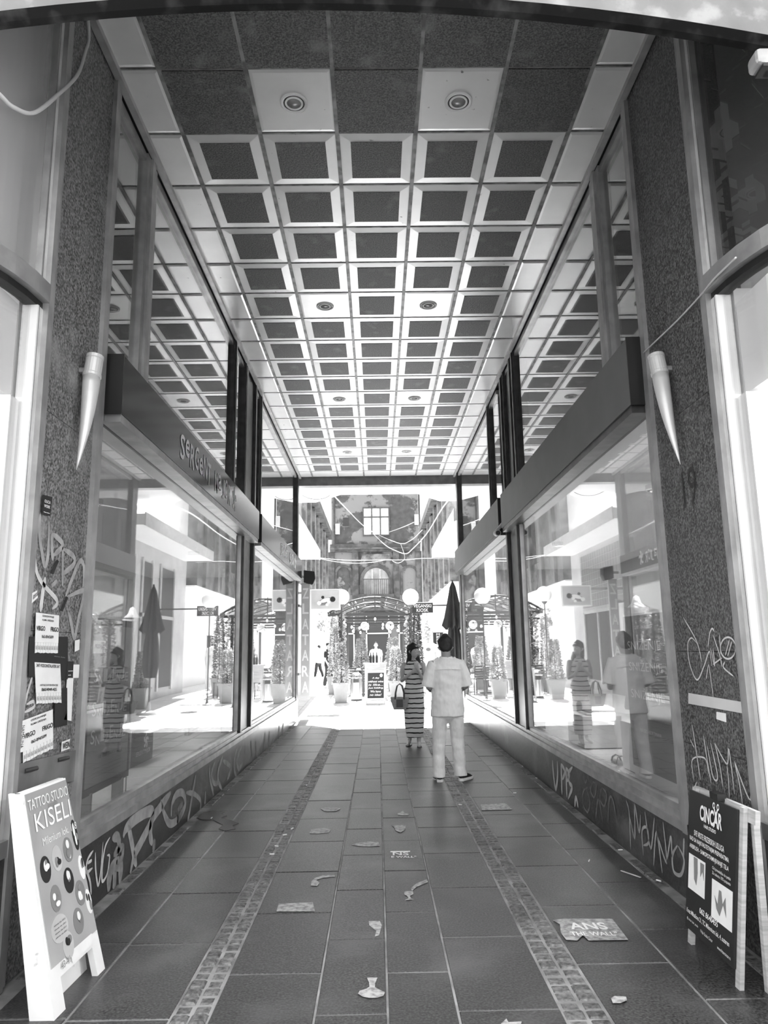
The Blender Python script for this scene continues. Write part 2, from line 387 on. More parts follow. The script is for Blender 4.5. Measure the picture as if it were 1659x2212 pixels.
# ------------------------------------------------------------------ ceiling
ce = MB().box(XL-.1, XR+.1, 2.9, 17.3, HC+.06, HC+.35).build('ceiling', M['ceil_bed'], label='suspended ceiling of square metal panels over the passage', kind='structure')
CXS = [XL, -1.515, -.895, -.27, .367, .99, 1.615, XR]
RY = [3.225+.676*i for i in range(21)]          # row 1 starts at 3.9
RY = [3.23, 3.905, 4.58] + [4.58+.6755*i for i in range(1, 19)] + [17.3]
gap = .011
def pan(x0, x1, y0, y1, drop, rim):
    """metal pan: edge at HC, sloping down to a flat field; returns mesh and the field rectangle"""
    mb = MB(); a = [(x0,y0),(x1,y0),(x1,y1),(x0,y1)]; rx, ry = rim
    b_ = [(x0+rx,y0+ry),(x1-rx,y0+ry),(x1-rx,y1-ry),(x0+rx,y1-ry)]
    vs = [(p[0],p[1],HC+.05) for p in a]+[(p[0],p[1],HC) for p in a]+[(p[0],p[1],HC-drop) for p in b_]
    fs = [(8,11,10,9)]
    for k in (0, 4):
        for i in range(4): j = (i+1) % 4; fs.append((k+i,k+4+i,k+4+j,k+j))
    mb.add(vs, fs); return mb
lamps = []
for r in range(len(RY)-1):
    for c in range(7):
        x0, x1, y0, y1 = CXS[c]+gap, CXS[c+1]-gap, RY[r]+gap, RY[r+1]-gap
        sx = random.uniform(-.003, .003)
        side = c in (0, 6); lampp = (r-2) % 5 == 0 and r >= 2 and c in (2, 4) and r < 18
        if side or r == len(RY)-2:
            pan(x0, x1, y0, y1, .004+random.uniform(0,.004), (.03,.03)).build('ceiling_panel', M['ceil_white'], ce)
        elif lampp:
            pan(x0, x1, y0, y1, .004, (.03,.03)).build('ceiling_panel', M['ceil_white'], ce); lamps.append((r, c, (x0+x1)/2, (y0+y1)/2+.0))
        elif r < 3:
            p = pan(x0, x1, y0, y1, .006, (.012,.012)).build('ceiling_panel', M['ceil_white'], ce)
            B(x0+.002, x1-.002, y0+.002, y1-.002, HC-.014, HC-.002).build('insert', M['ceil_insert'], p)
        else:
            rr = .098; p = pan(x0, x1, y0, y1, .006, (rr, rr)).build('ceiling_panel', M['ceil_white'], ce)
            e = .004
            B(x0+rr-e, x1-rr+e, y0+rr-e, y1-rr+e, HC-.011, HC-.004).build('insert', M['ceil_insert'], p)
for i, x in enumerate(CXS[1:-1]):
    B(x-gap-.006, x+gap+.006, 3.2, 17.3, HC-.012, HC+.03).build('ceiling_rail', M['rail'], ce)
for y in RY[1:-1]:
    B(XL, XR, y-gap*.6, y+gap*.6, HC-.006, HC+.03).build('ceiling_rail', M['rail'], ce)
rowname = {2: 'nearest', 7: 'second', 12: 'third', 17: 'farthest'}
for r, c, x, y in lamps:
    lt = empty('ceiling_downlight', (x, y, HC-.004), 'round recessed downlight in the %s row of the passage ceiling, on the %s' % (rowname[r], 'left' if c == 2 else 'right'), 'light', 'round ceiling downlights')
    mb = MB(); z = HC-.004
    mb.lathe([(.082,.002),(.106,.002),(.106,-.008),(.096,-.014),(.082,-.008),(.082,.002)], (x,y,z), seg=32, cap=False); mb.build('trim_ring', M['white'], lt)
    MB().lathe([(.083,.0),(.083,-.003),(.0005,-.003)], (x,y,z), seg=24).build('shadow_gap', M['black'], lt)
    MB().lathe([(.055,-.002),(.069,-.002),(.069,-.010),(.055,-.010),(.055,-.002)], (x,y,z), seg=32, cap=False).build('inner_ring', M['white'], lt)
    MB().lathe([(.0005,-.0035),(.054,-.0035),(.054,-.006),(.0005,-.007)], (x,y,z), seg=24).build('lens', M['lamp_lens'], lt, smooth=True)
# ceiling edge trims
for i, (x, s) in enumerate(((XL, 1), (XR, -1))):
    B(x, x+s*.05, 3.1, 17.3, HC-.05, HC-.001).build('trim_%d' % (i+1), M['alu'], label='metal moulding along the %s edge of the passage ceiling' % ('left' if s > 0 else 'right'), kind='structure')
# end beam and the white slab of the balcony beyond it
B(XL-.6, XR+.6, 17.3, 17.55, 5.5, 6.2).build('trim_3', M['plate'], label='dark beam across the far end of the passage ceiling', kind='structure')
mb = MB()
pts = [(-3.6,17.55),(3.6,17.55),(3.6,19.4),(1.75,19.4),(1.4,18.9),(1.1,18.42),(-.9,18.42),(-1.25,18.9),(-1.6,19.35),(-3.6,19.4)]
mb.poly([(x,y,5.5) for x, y in pts], (0,0,1), .3); mb.build('trim_4', M['court_white'], label='flaking white balcony slab beyond the passage ceiling', kind='structure')

# ------------------------------------------------------------------ passage walls: plinth, granite panels, shop windows
def side_data(s):
    return dict(x=XL if s < 0 else XR, s=s)
def wall_side(s):
    left = s < 0; x = XL if left else XR; nm = 'left' if left else 'right'; sx = s
    bx = lambda d0, d1, *r: B(x+sx*d0, x+sx*d1, *r)     # d = depth behind the wall face
    gy0, gy1 = (3.95, 4.63) if left else (4.03, 4.86)
    wl = bx(0, .22, gy1-.001, 17.25, 0, .415).build('wall_'+nm, M['plinth' if left else 'plinth_right'], label='low dark granite plinth under the %s shop windows' % nm, kind='structure')
    # plinth of the curved corner is part of the corner shop below
    zb, zt = (3.22, 3.635) if left else (3.30, 3.80)
    gm = M['granite' if left else 'granite_dark']
    zs = [0, .62, 1.72, 2.95, 4.55, HC+.05] if left else [0, .98, 1.55, 3.05, 4.4, HC+.05]
    for a, b_ in zip(zs[:-1], zs[1:]):
        bx(.01, .25, gy0, gy1, a+.0015, b_-.0015).build('granite_panel', gm, wl)
    # metal uprights either side of the granite
    for y0, y1, d0, d1 in ((gy0-.11, gy0, -.015, .1), (gy1, gy1+.14, -.02, .1)):
        mb = MB()
        mb.box(x+sx*d0, x+sx*d1, y0, y0+(y1-y0)*.45, 0 if y0 < gy0 else .415, HC); mb.box(x+sx*(d0+.02), x+sx*d1, y0+(y1-y0)*.5, y1, 0 if y0 < gy0 else .415, HC)
        mb.build('metal_upright', M['alu'], wl)
    gy = gy1+.14
    # sill
    mb = MB(); mb.box(x-sx*.012, x+sx*.12, gy1, 17.2, .417, .475); mb.box(x+sx*.012, x+sx*.12, gy1, 17.2, .475, .52); mb.build('window_sill', M['alu'], wl)
    # lower windows: two bays
    bays = [(gy, 10.05), (10.95, 16.85)] if left else [(gy, 9.9), (10.75, 16.9)]
    n0 = 1 if left else 5
    for i, (a, b_) in enumerate(bays):
        wn = empty('window_%d' % (n0+i), (x, (a+b_)/2, .52), 'tall %s shop window pane %s' % (nm, ('nearest the street', 'nearest the courtyard')[i]), kind='structure')
        MB().box(x+sx*.045, x+sx*.055, a+.03, b_-.03, .52, zb+.02).build('pane', M['glass'], wn)
        for y0, y1 in ((a, a+.05), (b_-.06, b_)):
            bx(.02, .08, y0, y1, .52, zb).build('frame', M['alu'], wn)
        bx(.02, .08, a, b_, .52, .56).build('frame', M['alu'], wn); bx(.02, .08, a, b_, zb-.05, zb).build('frame', M['dark_metal'], wn)
    # the post between the bays
    pa, pb = bays[0][1], bays[1][0]
    bx(.03, .25, pa+.02, pb-.02, .52, HC).build('post', M['dark_metal'], wl)
    for q in (pa, pb-.1): bx(-.01, .06, q, q+.1, .52, HC).build('post_cover', M['dark_metal'], wl)
    bx(.0, .12, 16.88, 17.25, .415, HC).build('post', M['dark_metal'], wl)
    # upper windows
    ups = [(gy, 5.42, 5.68), (5.68, 9.15, 9.35), (9.35, 9.95, 10.0)] if left else [(gy, 5.62, 5.88), (5.88, 9.62, 9.82), (9.82, 10.4, 10.45)]
    ups += [(10.95, 11.3, 11.55), (11.55, 16.85, 16.9)] if left else [(11.2, 11.95, 12.15), (12.15, 16.85, 16.9)]
    for i, (a, b_, c) in enumerate(ups):
        wn = empty('window_%d' % (20+i+(0 if left else 10)), (x, (a+b_)/2, zt), 'upper %s window above the sign band, number %d from the street' % (nm, i+1), kind='structure')
        B(x+sx*.045, x+sx*.055, a+.01, b_+.01, zt-.3, HC-.06).build('pane', M['glass'], wn)
        dm = M['alu'] if i < 1 else M['dark_metal']
        bx(.005, .09, b_, c, zt-.35, HC-.05).build('mullion', dm, wn); bx(-.015, .02, b_+(c-b_)*.3, b_+(c-b_)*.62, zt-.35, HC-.05).build('mullion_cap', dm, wn)
        bx(.02, .08, a, b_, HC-.12, HC-.05).build('frame', M['alu'], wn)
    # interior: platform, back wall, ceilings
    io = x+sx*3.4
    B(x+sx*.13, io, gy1, 17.2, .40, .50).build('floor', M['shop_platform' if left else 'shop_white'], label='display platform inside the %s shop' % nm, kind='structure')
    B(io, io+sx*.1, gy1-.2, 17.2, .4, 3.4).build('wall_'+nm+'_shop_back', M['shop_wall'], label='back wall inside the %s shop' % nm, kind='structure')
    B(x+sx*.12, io, gy1, 17.2, zb+.06, zb+.2).build('ceiling', M['shop_white'], label='ceiling inside the %s shop' % nm, kind='structure')
    B(x+sx*1.6, x+sx*1.7, gy1-.2, 17.2, zb+.2, HC+.3).build('wall_'+nm+'_upper_back', M['upper_dark'], label='dark mezzanine wall behind the upper %s windows' % nm, kind='structure')
    B(x+sx*.26, io, gy0, gy1-.05, 0, HC+.3).build('wall_'+nm+'_partition', M['shop_wall'], label='partition between the %s shop and the corner shop' % nm, kind='structure')
    B(x+sx*.12, io, 17.05, 17.25, .4, HC+.3).build('wall_'+nm+'_shop_end', M['shop_wall'], label='end wall inside the %s shop' % nm, kind='structure')
    B(x+sx*.1, io, gy0, 17.3, HC+.05, HC+.35).build('ceiling', M['ceil_bed'], label='floor slab over the %s shop' % nm, kind='structure')
    return wl
WL = wall_side(-1); WR = wall_side(1)

# sign bands
def sign_band(s, ya, yb, z0, z1, m, label, d=.10, capd=.1):
    x = XL if s < 0 else XR
    e = empty('sign_band', (x, (ya+yb)/2, z0), label, 'sign')
    B(x-s*d, x+s*.04, ya, yb, z0, z1).build('face_box', m, e)
    B(x-s*(d-.01), x+s*.04, ya+.02, yb-.02, z0-.06, z0-.002).build('lower_lip', M['alu' if s < 0 else 'dark_metal'], e)
    B(x-s*(d+.004), x+s*.03, ya-.012, ya-.001, z0-.01, z1+.01).build('end_cap', M['black'], e)
    return e
sb1 = sign_band(-1, 4.82, 10.75, 3.22, 3.635, M['band_left'], 'glossy dark sign band with shop lettering over the nearer left window')
sb2 = sign_band(-1, 11.0, 17.0, 3.22, 3.635, M['band_left'], 'glossy dark sign band over the farther left window')
sb3 = sign_band(1, 5.0, 10.55, 3.30, 3.80, M['band_right'], 'plain matt grey sign band over the nearer right window')
sb4 = sign_band(1, 10.8, 17.0, 3.30, 3.80, M['band_right'], 'plain matt grey sign band over the farther right window')
xb = XL+.101
for e, ys in ((sb1, (6.3, 8.6)), (sb2, (13.2, 15.4))):
    w1 = 'SeRGeNT MaJOR'; n = len(w1); ww = (ys[1]-ys[0])/n
    for i, ch in enumerate(w1):
        if ch == ' ': continue
        up = ch.isupper()
        text(ch, M['white_ink'], e, (xb, ys[0]+(i+.5)*ww, 3.43+(.02 if i % 2 else -.015)), (0,1,0), (0,0,1), ww*.84, .23 if up else .17, name='letter', bold=.015)
    f = MB(); cy = ys[1]+.22
    for k in range(5):
        a = k*math.pi/5*2; f.ribbon([(xb, cy, 3.43), (xb, cy+.07*math.cos(a+.4), 3.43+.11*math.sin(a+.4)), (xb, cy+.13*math.cos(a), 3.43+.15*math.sin(a))], .05, (0,1,0), (0,0,1), (1,0,0))
    f.build('flower_emblem', M['white_ink'], e)

# ------------------------------------------------------------------ curved corner shops at the passage mouth
def corner(s):
    left = s < 0; x = XL if left else XR; nm = 'left' if left else 'right'; y0 = 3.84 if left else 3.92
    rr = 1.45; cx = x+s*rr; ztr = 3.56 if left else 3.62
    def pt(th, d=0): a = R(th); return Vector((cx-s*(rr-d)*math.cos(a), y0-(rr-d)*math.sin(a), 0))
    def arc(d0, d1, z0, z1, t0, t1, n=14):
        mb = MB(); ring = []
        for i in range(n+1):
            th = t0+(t1-t0)*i/n; a = pt(th, d0); b_ = pt(th, d1)
            ring.append([a+Vector((0,0,z0)), b_+Vector((0,0,z0)), b_+Vector((0,0,z1)), a+Vector((0,0,z1))])
        vs = [p for r_ in ring for p in r_]; fs = [(4*i+k, 4*i+(k+1)%4, 4*i+4+(k+1)%4, 4*i+4+k) for i in range(n) for k in range(4)]+[(0,1,2,3), (4*n+3,4*n+2,4*n+1,4*n)]
        return mb.add(vs, fs)
    pl = arc(0, .2, 0, .62, 0, 90).build('baseboard_'+nm, M['plinth'], label='curved dark plinth of the %s corner shop' % nm, kind='structure')
    wn = empty('window_%d' % (40 if left else 42), pt(30)+Vector((0,0,.7)), 'curved lower window of the %s corner shop' % nm, kind='structure')
    arc(.05, .06, .66, ztr, 0, 90).build('pane', M['glass_clear'], wn, smooth=False)
    arc(-.02, .1, ztr-.02, ztr+.09, 0, 90).build('transom', M['alu'], wn); arc(.02, .09, ztr-.06, ztr-.021, 0, 90).build('transom_seal', M['black'], wn)
    arc(-.01, .1, .62, .70, 0, 90).build('sill', M['alu'], wn)
    arc(.015, .1, .70, ztr-.06, 0, 1.6, 2).build('frame', M['alu_light'], wn); arc(.014, .06, .70, ztr-.06, 1.65, 1.95, 2).build('seal', M['black'], wn); arc(.012, .1, .70, ztr-.06, 2.0, 2.6, 2).build('inner_frame', M['white_paint'], wn)
    wu = empty('window_%d' % (41 if left else 43), pt(20)+Vector((0,0,ztr+.1)), 'curved upper window of the %s corner shop' % nm, kind='structure')
    arc(.05, .06, ztr+.09, 6.2, 0, 34).build('pane', M['glass_dusty' if left else 'glass_dark'], wu)
    arc(.015, .1, ztr+.09, 6.2, 0, 1.3, 2).build('frame', M['alu_light'], wu); arc(.014, .06, ztr+.09, 6.2, 1.35, 1.6, 2).build('seal', M['black'], wu); arc(.012, .1, ztr+.09, 6.2, 1.65, 2.2, 2).build('inner_frame', M['alu'], wu)
    # inside: a pale pier just behind the glass, white walls, dropped soffit
    B(x+s*.07, x+s*.17, y0-.17, y0-.08, .5, 2.94).build('column', M['corner_white'], label='pale grey pier behind the %s curved window' % nm, cat='pier')
    B(x+s*.28, x+s*2.9, .4, y0-.05, .3, .5).build('floor', M['corner_white'], label='floor inside the %s corner shop' % nm, kind='structure')
    B(x+s*2.2, x+s*2.3, 1.0, y0+.1, .3, 3.6).build('wall_'+nm+'_corner', M['corner_white'], label='white side wall inside the %s corner shop' % nm, kind='structure')
    B(x+s*.12, x+s*2.9, y0-.06, y0+.09, .3, 3.6).build('wall_'+nm+'_corner_end', M['corner_white'], label='white end wall inside the %s corner shop' % nm, kind='structure')
    B(x+s*.12, x+s*2.9, y0-.9, y0-.07, 2.96, 3.5).build('wall_'+nm+'_soffit', M['corner_white'], label='white dropped soffit inside the %s corner shop' % nm, kind='structure')
    B(x+s*1.2, x+s*3.6, .4, y0-.04, 3.72, 3.82).build('ceiling', M['upper_dark'], label='intermediate floor of the %s corner shop' % nm, kind='structure')
    B(x+s*1.3, x+s*1.4, 3.2, y0+.1, 3.82, 6.2).build('wall_'+nm+'_corner_upper', M['shop_dark' if not left else 'shop_wall'], label='wall behind the curved upper %s window' % nm, kind='structure')
    # lamp inside
    le = empty('spot_lamp', (x+s*1.25, 2.9, 3.3), 'ceiling lamp inside the %s corner shop' % nm, 'lamp')
    MB().lathe([(.09,0),(.09,-.1),(.07,-.12),(.0005,-.12)], (x+s*1.25, 2.9, 3.3), seg=16).build('housing', M['white'], le)
    MB().lathe([(.006,.42),(.006,0)], (x+s*1.25, 2.9, 3.3), seg=6).build('stem', M['white'], le)
    ld = bpy.data.lights.new('lamp_light', 'POINT'); ld.energy = 220; ld.shadow_soft_size = .12; lo = bpy.data.objects.new('lamp_light', ld); COL.objects.link(lo); lo.parent = le; lo.location = (0,0,-.28)
corner(-1); corner(1)

# facade arch over the mouth, nearest to the camera
def archz(x): return 4.655-.05*(x+.35)**2
mb = MB(); n = 40; xs_ = [-4.2+8.4*i/n for i in range(n+1)]
a = []
for x_ in xs_:
    z = archz(x_); a.append([(x_,2.985,z+.034),(x_,3.03,z+.034),(x_,3.03,7.5),(x_,2.985,7.5)])
vs = [p for r_ in a for p in r_]; fs = [(4*i+k,4*i+(k+1)%4,4*i+4+(k+1)%4,4*i+4+k) for i in range(n) for k in range(4)]+[(0,1,2,3),(4*n+3,4*n+2,4*n+1,4*n)]
mb.add(vs, fs); fa = mb.build('trim_5', M['fascia'], label='plastered arch of the facade above the passage mouth', kind='structure')
mb = MB(); a = []
for x_ in xs_:
    z = archz(x_); a.append([(x_,3.0,z),(x_,3.04,z),(x_,3.04,z+.033),(x_,2.97,z+.033)])
mb.add([p for r_ in a for p in r_], fs); mb.build('rim', M['rim'], fa)
B(-4.2, 4.2, 3.07, 3.3, HC+.36, 9).build('wall_front', M['fascia'], label='facade wall above the passage', kind='structure')
B(-6, 6, 3.1, 17.5, 6.3, 14).build('wall_building', M['court_wall'], label='building storeys above the passage', kind='structure')

# ------------------------------------------------------------------ courtyard walls
YB = 48.0
# low side buildings with white canopies
for s, nm in ((-1, 'left'), (1, 'right')):
    xw = s*3.0
    B(xw, xw+s*.3, 17.25, 26, 0, 7.6).build('wall_courtyard_'+nm, M['court_wall'], label='rendered %s wall of the courtyard by the passage' % nm, kind='structure')
    e = empty('canopy', (s*2.4, 22, 4.7), 'long white flat canopy on the %s side of the courtyard' % nm, 'canopy')
    B(s*2.0, xw+s*.01, 18.0, 25.7, 4.72, 5.0).build('slab', M['court_white'], e)
    B(s*1.97, s*2.0, 18.0, 25.7, 4.70, 5.04).build('fascia', M['alu_light'], e)
    # upper storey overhanging further back
    xu = -2.75 if s < 0 else 2.65
    ub = B(xu, xu+s*.4, 26.2, 41, 3.9, 8.0).build('wall_upper_'+nm, M['plaster_side'], label='weathered %s upper storey with pilasters in the courtyard' % nm, kind='structure')
    for k in range(7):
        y = 27+k*2.1; B(xu-s*.12, xu-s*.001, y, y+.42, 3.9, 7.6).build('pilaster', M['plaster_side'], ub)
    for k in range(6):
        y = 27.75+k*2.1; B(xu-s*.04, xu-s*.001, y, y+1.0, 5.0, 6.9).build('shutter', M['plaster_trim'], ub)
    B(xu-s*.3, xu+s*.5, 26, 41.2, 7.7, 8.05).build('eave', M['plaster_trim'], ub)
    B(s*3.75, s*3.95, 26, 47.5, 0, 4.2).build('wall_ground_'+nm, M['court_white'], label='white ground floor wall under the %s overhang' % nm, kind='structure')
    B(xu, s*3.95, 26, 41.2, 3.85, 3.9).build('ceiling', M['court_white'], label='soffit under the %s overhang' % nm, kind='structure')
# glazed tiles on the left wall above the shop door (each tile is a piece)
wc = bpy.data.objects['wall_courtyard_left']
tm = B(-2.999, -2.985, 18.3, 18.53, 2.8, 3.0).build('tile', M['tile_blue'], wc); tme = tm.data
for i in range(26):
    for j in range(8):
        if (i, j) == (0, 0): continue
        o = link('tile', tme, None, wc, BASE[wc]); o.location = (0, i*.25, j*.22)
# shop window and door openings of the courtyard walls
for k, (y0, y1, lab) in enumerate(((18.6, 20.6, 'left courtyard shop window beside the passage'), (21.4, 24.6, 'left courtyard shop window farther in'))):
    wn = empty('window_%d' % (50+k), (-2.98, (y0+y1)/2, .4), lab, kind='structure')
    B(-2.99, -2.97, y0, y1, .5, 2.6).build('pane', M['shop_dark'], wn)
    for q in (y0, (y0+y1)/2, y1-.08): B(-2.995, -2.93, q, q+.08, .4, 2.7).build('frame', M['alu_light'], wn)
    B(-2.995, -2.93, y0, y1, 2.6, 2.7).build('frame', M['alu_light'], wn)
for k, (y0, y1, lab) in enumerate(((19.0, 20.4, 'tall right courtyard window beside the passage'), (21.0, 22.0, 'narrow right courtyard window in the middle'), (22.8, 24.4, 'tall right courtyard window farther in'))):
    wn = empty('window_%d' % (54+k), (2.98, (y0+y1)/2, .4), lab, kind='structure')
    B(2.97, 2.99, y0, y1, .5, 4.2).build('pane', M['shop_dark'], wn)
    for q in (y0, y1-.08): B(2.93, 2.995, q, q+.08, .4, 4.3).build('frame', M['alu_light'], wn)
    B(2.93, 2.995, y0, y1, 2.6, 2.7).build('frame', M['alu_light'], wn)

# back building
def arch_pts(cx, z0, zs, r, n=12): return [(cx-r, z0)]+[(cx-r*math.cos(math.pi*i/n), zs+r*math.sin(math.pi*i/n)) for i in range(n+1)]+[(cx+r, z0)]
bk = B(-2.95, 2.85, YB, YB+.5, 0, 16).build('wall_back', M['plaster'], label='old plastered building with peeling walls closing the courtyard', kind='structure')
def bp(px, py): return ony((px, py), YB)
a = bp(785, 1157); b_ = bp(840, 1097)
wn = empty('window_60', (a.x+.8, YB, a.z), 'bright casement window high on the peeling back building', kind='structure')
B(a.x, b_.x, YB-.06, YB-.02, a.z, b_.z).build('pane', M['jewel_print'], wn)
for q in (0, .33, .66, 1): xq = a.x+(b_.x-a.x)*q; B(xq-.035, xq+.035, YB-.12, YB-.06, a.z-.05, b_.z+.05).build('frame', M['dark_metal'], wn)
for q in (0, .66, 1): zq = a.z+(b_.z-a.z)*q; B(a.x-.03, b_.x+.03, YB-.13, YB-.061, zq-.035, zq+.035).build('frame', M['dark_metal'], wn)
c_ = bp(741, 1137); d_ = bp(753, 1118)
wn = empty('window_61', (c_.x, YB, c_.z), 'small dark square window on the back building', kind='structure')
B(c_.x, d_.x, YB-.03, YB-.005, c_.z, d_.z).build('pane', M['black'], wn); B(c_.x-.05, d_.x+.05, YB-.08, YB-.03, c_.z-.08, c_.z).build('sill', M['plaster_trim'], wn)
zc0 = bp(815, 1192).z; zc1 = bp(815, 1180).z
for d, h0, h1 in ((.25, 0, .14), (.4, .14, .26), (.3, .26, .5)):
    B(-2.95-.1, 2.85+.1, YB-d, YB-.001, zc0+h0, zc0+h1).build('cornice', M['plaster_trim'], bk)
al = bp(785, 1285); ar = bp(840, 1226); r_ = (ar.x-al.x)/2; cxw = (al.x+ar.x)/2
wn = empty('window_62', (cxw, YB, al.z), 'arched first floor window with an iron balcony railing on the back building', kind='structure')
MB().poly([(x, YB-.02, z) for x, z in arch_pts(cxw, al.z, ar.z-r_, r_)], (0,-1,0), .03).build('pane', M['sign_dim'], wn)
def arch_band(cx, z0, zs, r, w_, d0, d1):
    i_ = arch_pts(cx, z0, zs, r); o_ = arch_pts(cx, z0, zs, r+w_); n = len(i_); vs = []
    for (xi, zi), (xo, zo) in zip(i_, o_): vs += [(xi,YB-d0,zi),(xo,YB-d0,zo),(xo,YB-d1,zo),(xi,YB-d1,zi)]
    return MB().add(vs, [(4*i+k,4*i+(k+1)%4,4*i+4+(k+1)%4,4*i+4+k) for i in range(n-1) for k in range(4)]+[(0,1,2,3),(4*n-1,4*n-2,4*n-3,4*n-4)])
arch_band(cxw, al.z, ar.z-r_, r_, .22, .001, .2).build('surround', M['plaster_trim'], wn)
for q in (-.25, .25): B(cxw+q*r_*1.2-.05, cxw+q*r_*1.2+.05, YB-.1, YB-.06, al.z, ar.z-.1).build('frame', M['alu'], wn)
B(cxw-r_-.3, cxw+r_+.3, YB-.6, YB-.001, al.z-.2, al.z).build('balcony_slab', M['plaster_trim'], wn)
rl = B(cxw-r_-.1, cxw+r_+.1, YB-.52, YB-.46, al.z+.95, al.z+1.0).build('railing', M['dark_metal'], wn)
for k in range(15): xq = cxw-r_-.08+(2*r_+.16)*k/14; B(xq-.016, xq+.016, YB-.505, YB-.475, al.z, al.z+.95).build('baluster', M['dark_metal'], rl)
for px0, px1 in ((725, 760), (868, 902)):
    l = bp(px0, 1285); q = bp(px1, 1222); rr = (q.x-l.x)/2
    arch_band((l.x+q.x)/2, l.z, q.z-rr, rr*.82, .16, .001, .09).build('blind_arch', M['plaster_trim'], bk)
# keystones, pilasters, panel over arch, ground floor arcade
pz = bp(815, 1210).z
MB().poly([(x, YB-.001, z) for x, z in [(cxw-1.0,pz),(cxw+1.0,pz),(cxw+.9,pz+.4),(cxw-.9,pz+.4)]], (0,-1,0), .12).build('panel', M['plaster_side'], bk)
for px in (716, 768, 856, 905):
    xx = bp(px, 1240).x; B(xx-.2, xx+.2, YB-.16, YB-.001, 4.2, zc0).build('pilaster', M['plaster_trim'], bk)
for px in (722, 905):
    xx = bp(px, 1100).x; MB().tube([(xx, YB-.15, zc0+.5), (xx, YB-.15, 15)], .07, 8).build('downpipe', M['dark_metal'], bk)
B(-3.0, 2.9, YB-.3, YB-.001, 4.0, 4.3).build('cornice', M['plaster_trim'], bk)
for k, px in enumerate((740, 815, 885)):
    xx = bp(px, 1330).x
    wn = empty('door_%d' % (k+1), (xx, YB, .2), 'dark ground floor opening of the back building, %s one' % ('left', 'middle', 'right')[k], kind='structure')
    B(xx-.7, xx+.7, YB-.06, YB-.005, .2, 3.6).build('opening', M['shop_dark'], wn)
    for q in (-.75, .7): B(xx+q, xx+q+.08, YB-.14, YB-.02, .2, 3.65).build('frame', M['white_paint'], wn)
    B(xx-.75, xx+.78, YB-.14, YB-.02, 2.5, 2.58).build('frame', M['white_paint'], wn)

# ================================================================== THINGS IN THE COURTYARD
def foliage(mb, c, rx, rz, n, size, tip=.4, seed=1, rnd=None):
    rnd = rnd or random.Random(seed); c = Vector(c)
    for _ in range(n):
        h = rnd.random(); q = rnd.random()*6.283; rad = rx*(1-(1-tip)*h)*math.sqrt(rnd.uniform(.25, 1))
        p = c+Vector((rad*math.cos(q), rad*math.sin(q), rz*h))
        d = Vector((math.cos(q)+rnd.uniform(-.6,.6), math.sin(q)+rnd.uniform(-.6,.6), rnd.uniform(-.5,.9))).normalized()
        sd_ = d.cross(Vector((rnd.uniform(-1,1),rnd.uniform(-1,1),rnd.uniform(-1,1)))).normalized(); L = size*rnd.uniform(.6,1.4)
        m_ = p+d*L*.5
        mb.add([p, m_+sd_*L*.28, p+d*L, m_-sd_*L*.28], [(0,1,2,3)])
def planter(px, py, Y, label, h=1.15, rx=.24, pw=.22, ph=.55, seed=1, lm='leaf', n=1300):
    z = ramp(Y); p = ony((px, py), Y); x = p.x
    e = empty('potted_shrub', (x, Y, z), label, 'plant', 'tall potted shrubs in the courtyard')
    mb = MB(); r0, r1 = pw*.72, pw
    def sq(r, zz): return [(x-r,Y-r,zz),(x+r,Y-r,zz),(x+r,Y+r,zz),(x-r,Y+r,zz)]
    vs = sq(r0,z)+sq(r1,z+ph*.93)+sq(r1*1.08,z+ph*.93)+sq(r1*1.08,z+ph)+sq(r1*.95,z+ph)+sq(r1*.93,z+ph-.05)
    fs = [(3,2,1,0)]+[(k*4+i,k*4+(i+1)%4,k*4+4+(i+1)%4,k*4+4+i) for k in range(5) for i in range(4)]+[(20,21,22,23)]
    mb.add(vs, fs); mb.build('pot', M['pot'], e)
    B(x-r1*.92, x+r1*.92, Y-r1*.92, Y+r1*.92, z+ph-.12, z+ph-.06).build('soil', M['soil_edge'], e)
    MB().tube([(x,Y,z+ph-.1),(x+.01,Y,z+ph+h*.8)], [.022,.008], 6).build('stem', M['stem'], e)
    mb = MB(); foliage(mb, (x,Y,z+ph-.06), rx, h, int(n*1.9), .058, .35, seed); mb.build('foliage', M[lm], e, kind='stuff', fixn=False)
    return e
planter(737, 1523, 21.0, 'tall leafy shrub in a square ribbed pot left of the steel bin', seed=2)
planter(857, 1520, 21.4, 'tall leafy shrub in a square pot behind the woman with the straw bag', seed=3, h=1.0)
planter(722, 1500, 23.6, 'slim climbing shrub in a pot beside the left pergola post', h=1.9, rx=.2, seed=4, lm='leaf')
planter(903, 1500, 23.8, 'slim climbing shrub in a pot beside the right pergola post', h=2.0, rx=.22, seed=5, lm='leaf_dark')
planter(781, 1480, 24.6, 'bushy pale shrub in a pot on the left under the pergola', h=1.2, rx=.32, seed=6)
planter(850, 1480, 24.8, 'bushy pale shrub in a pot on the right under the pergola', h=1.25, rx=.34, seed=7)
planter(1055-30, 1500, 20.2, 'potted shrub tucked behind the closed umbrella', h=1.0, rx=.2, seed=8)

# steel bin
x, Y = ony((770,1518), 21.6).x, 21.6; z = ramp(Y)
e = empty('litter_bin', (x,Y,z), 'cylindrical polished steel bin between the shrub and the chalkboard', 'bin')
MB().lathe([(.165,0),(.165,.62)], (x,Y,z), seg=24).build('body', M['steel'], e, smooth=False)
MB().lathe([(.172,.62),(.172,.65),(.15,.72),(.09,.77),(.0005,.78)], (x,Y,z), seg=24).build('lid', M['steel'], e, smooth=True)
MB().lathe([(.172,0),(.172,.03)], (x,Y,z), seg=24).build('foot_ring', M['black'], e)
B(x-.08, x+.08, Y-.175, Y-.155, z+.5, z+.6).build('flap', M['dark_metal'], e)

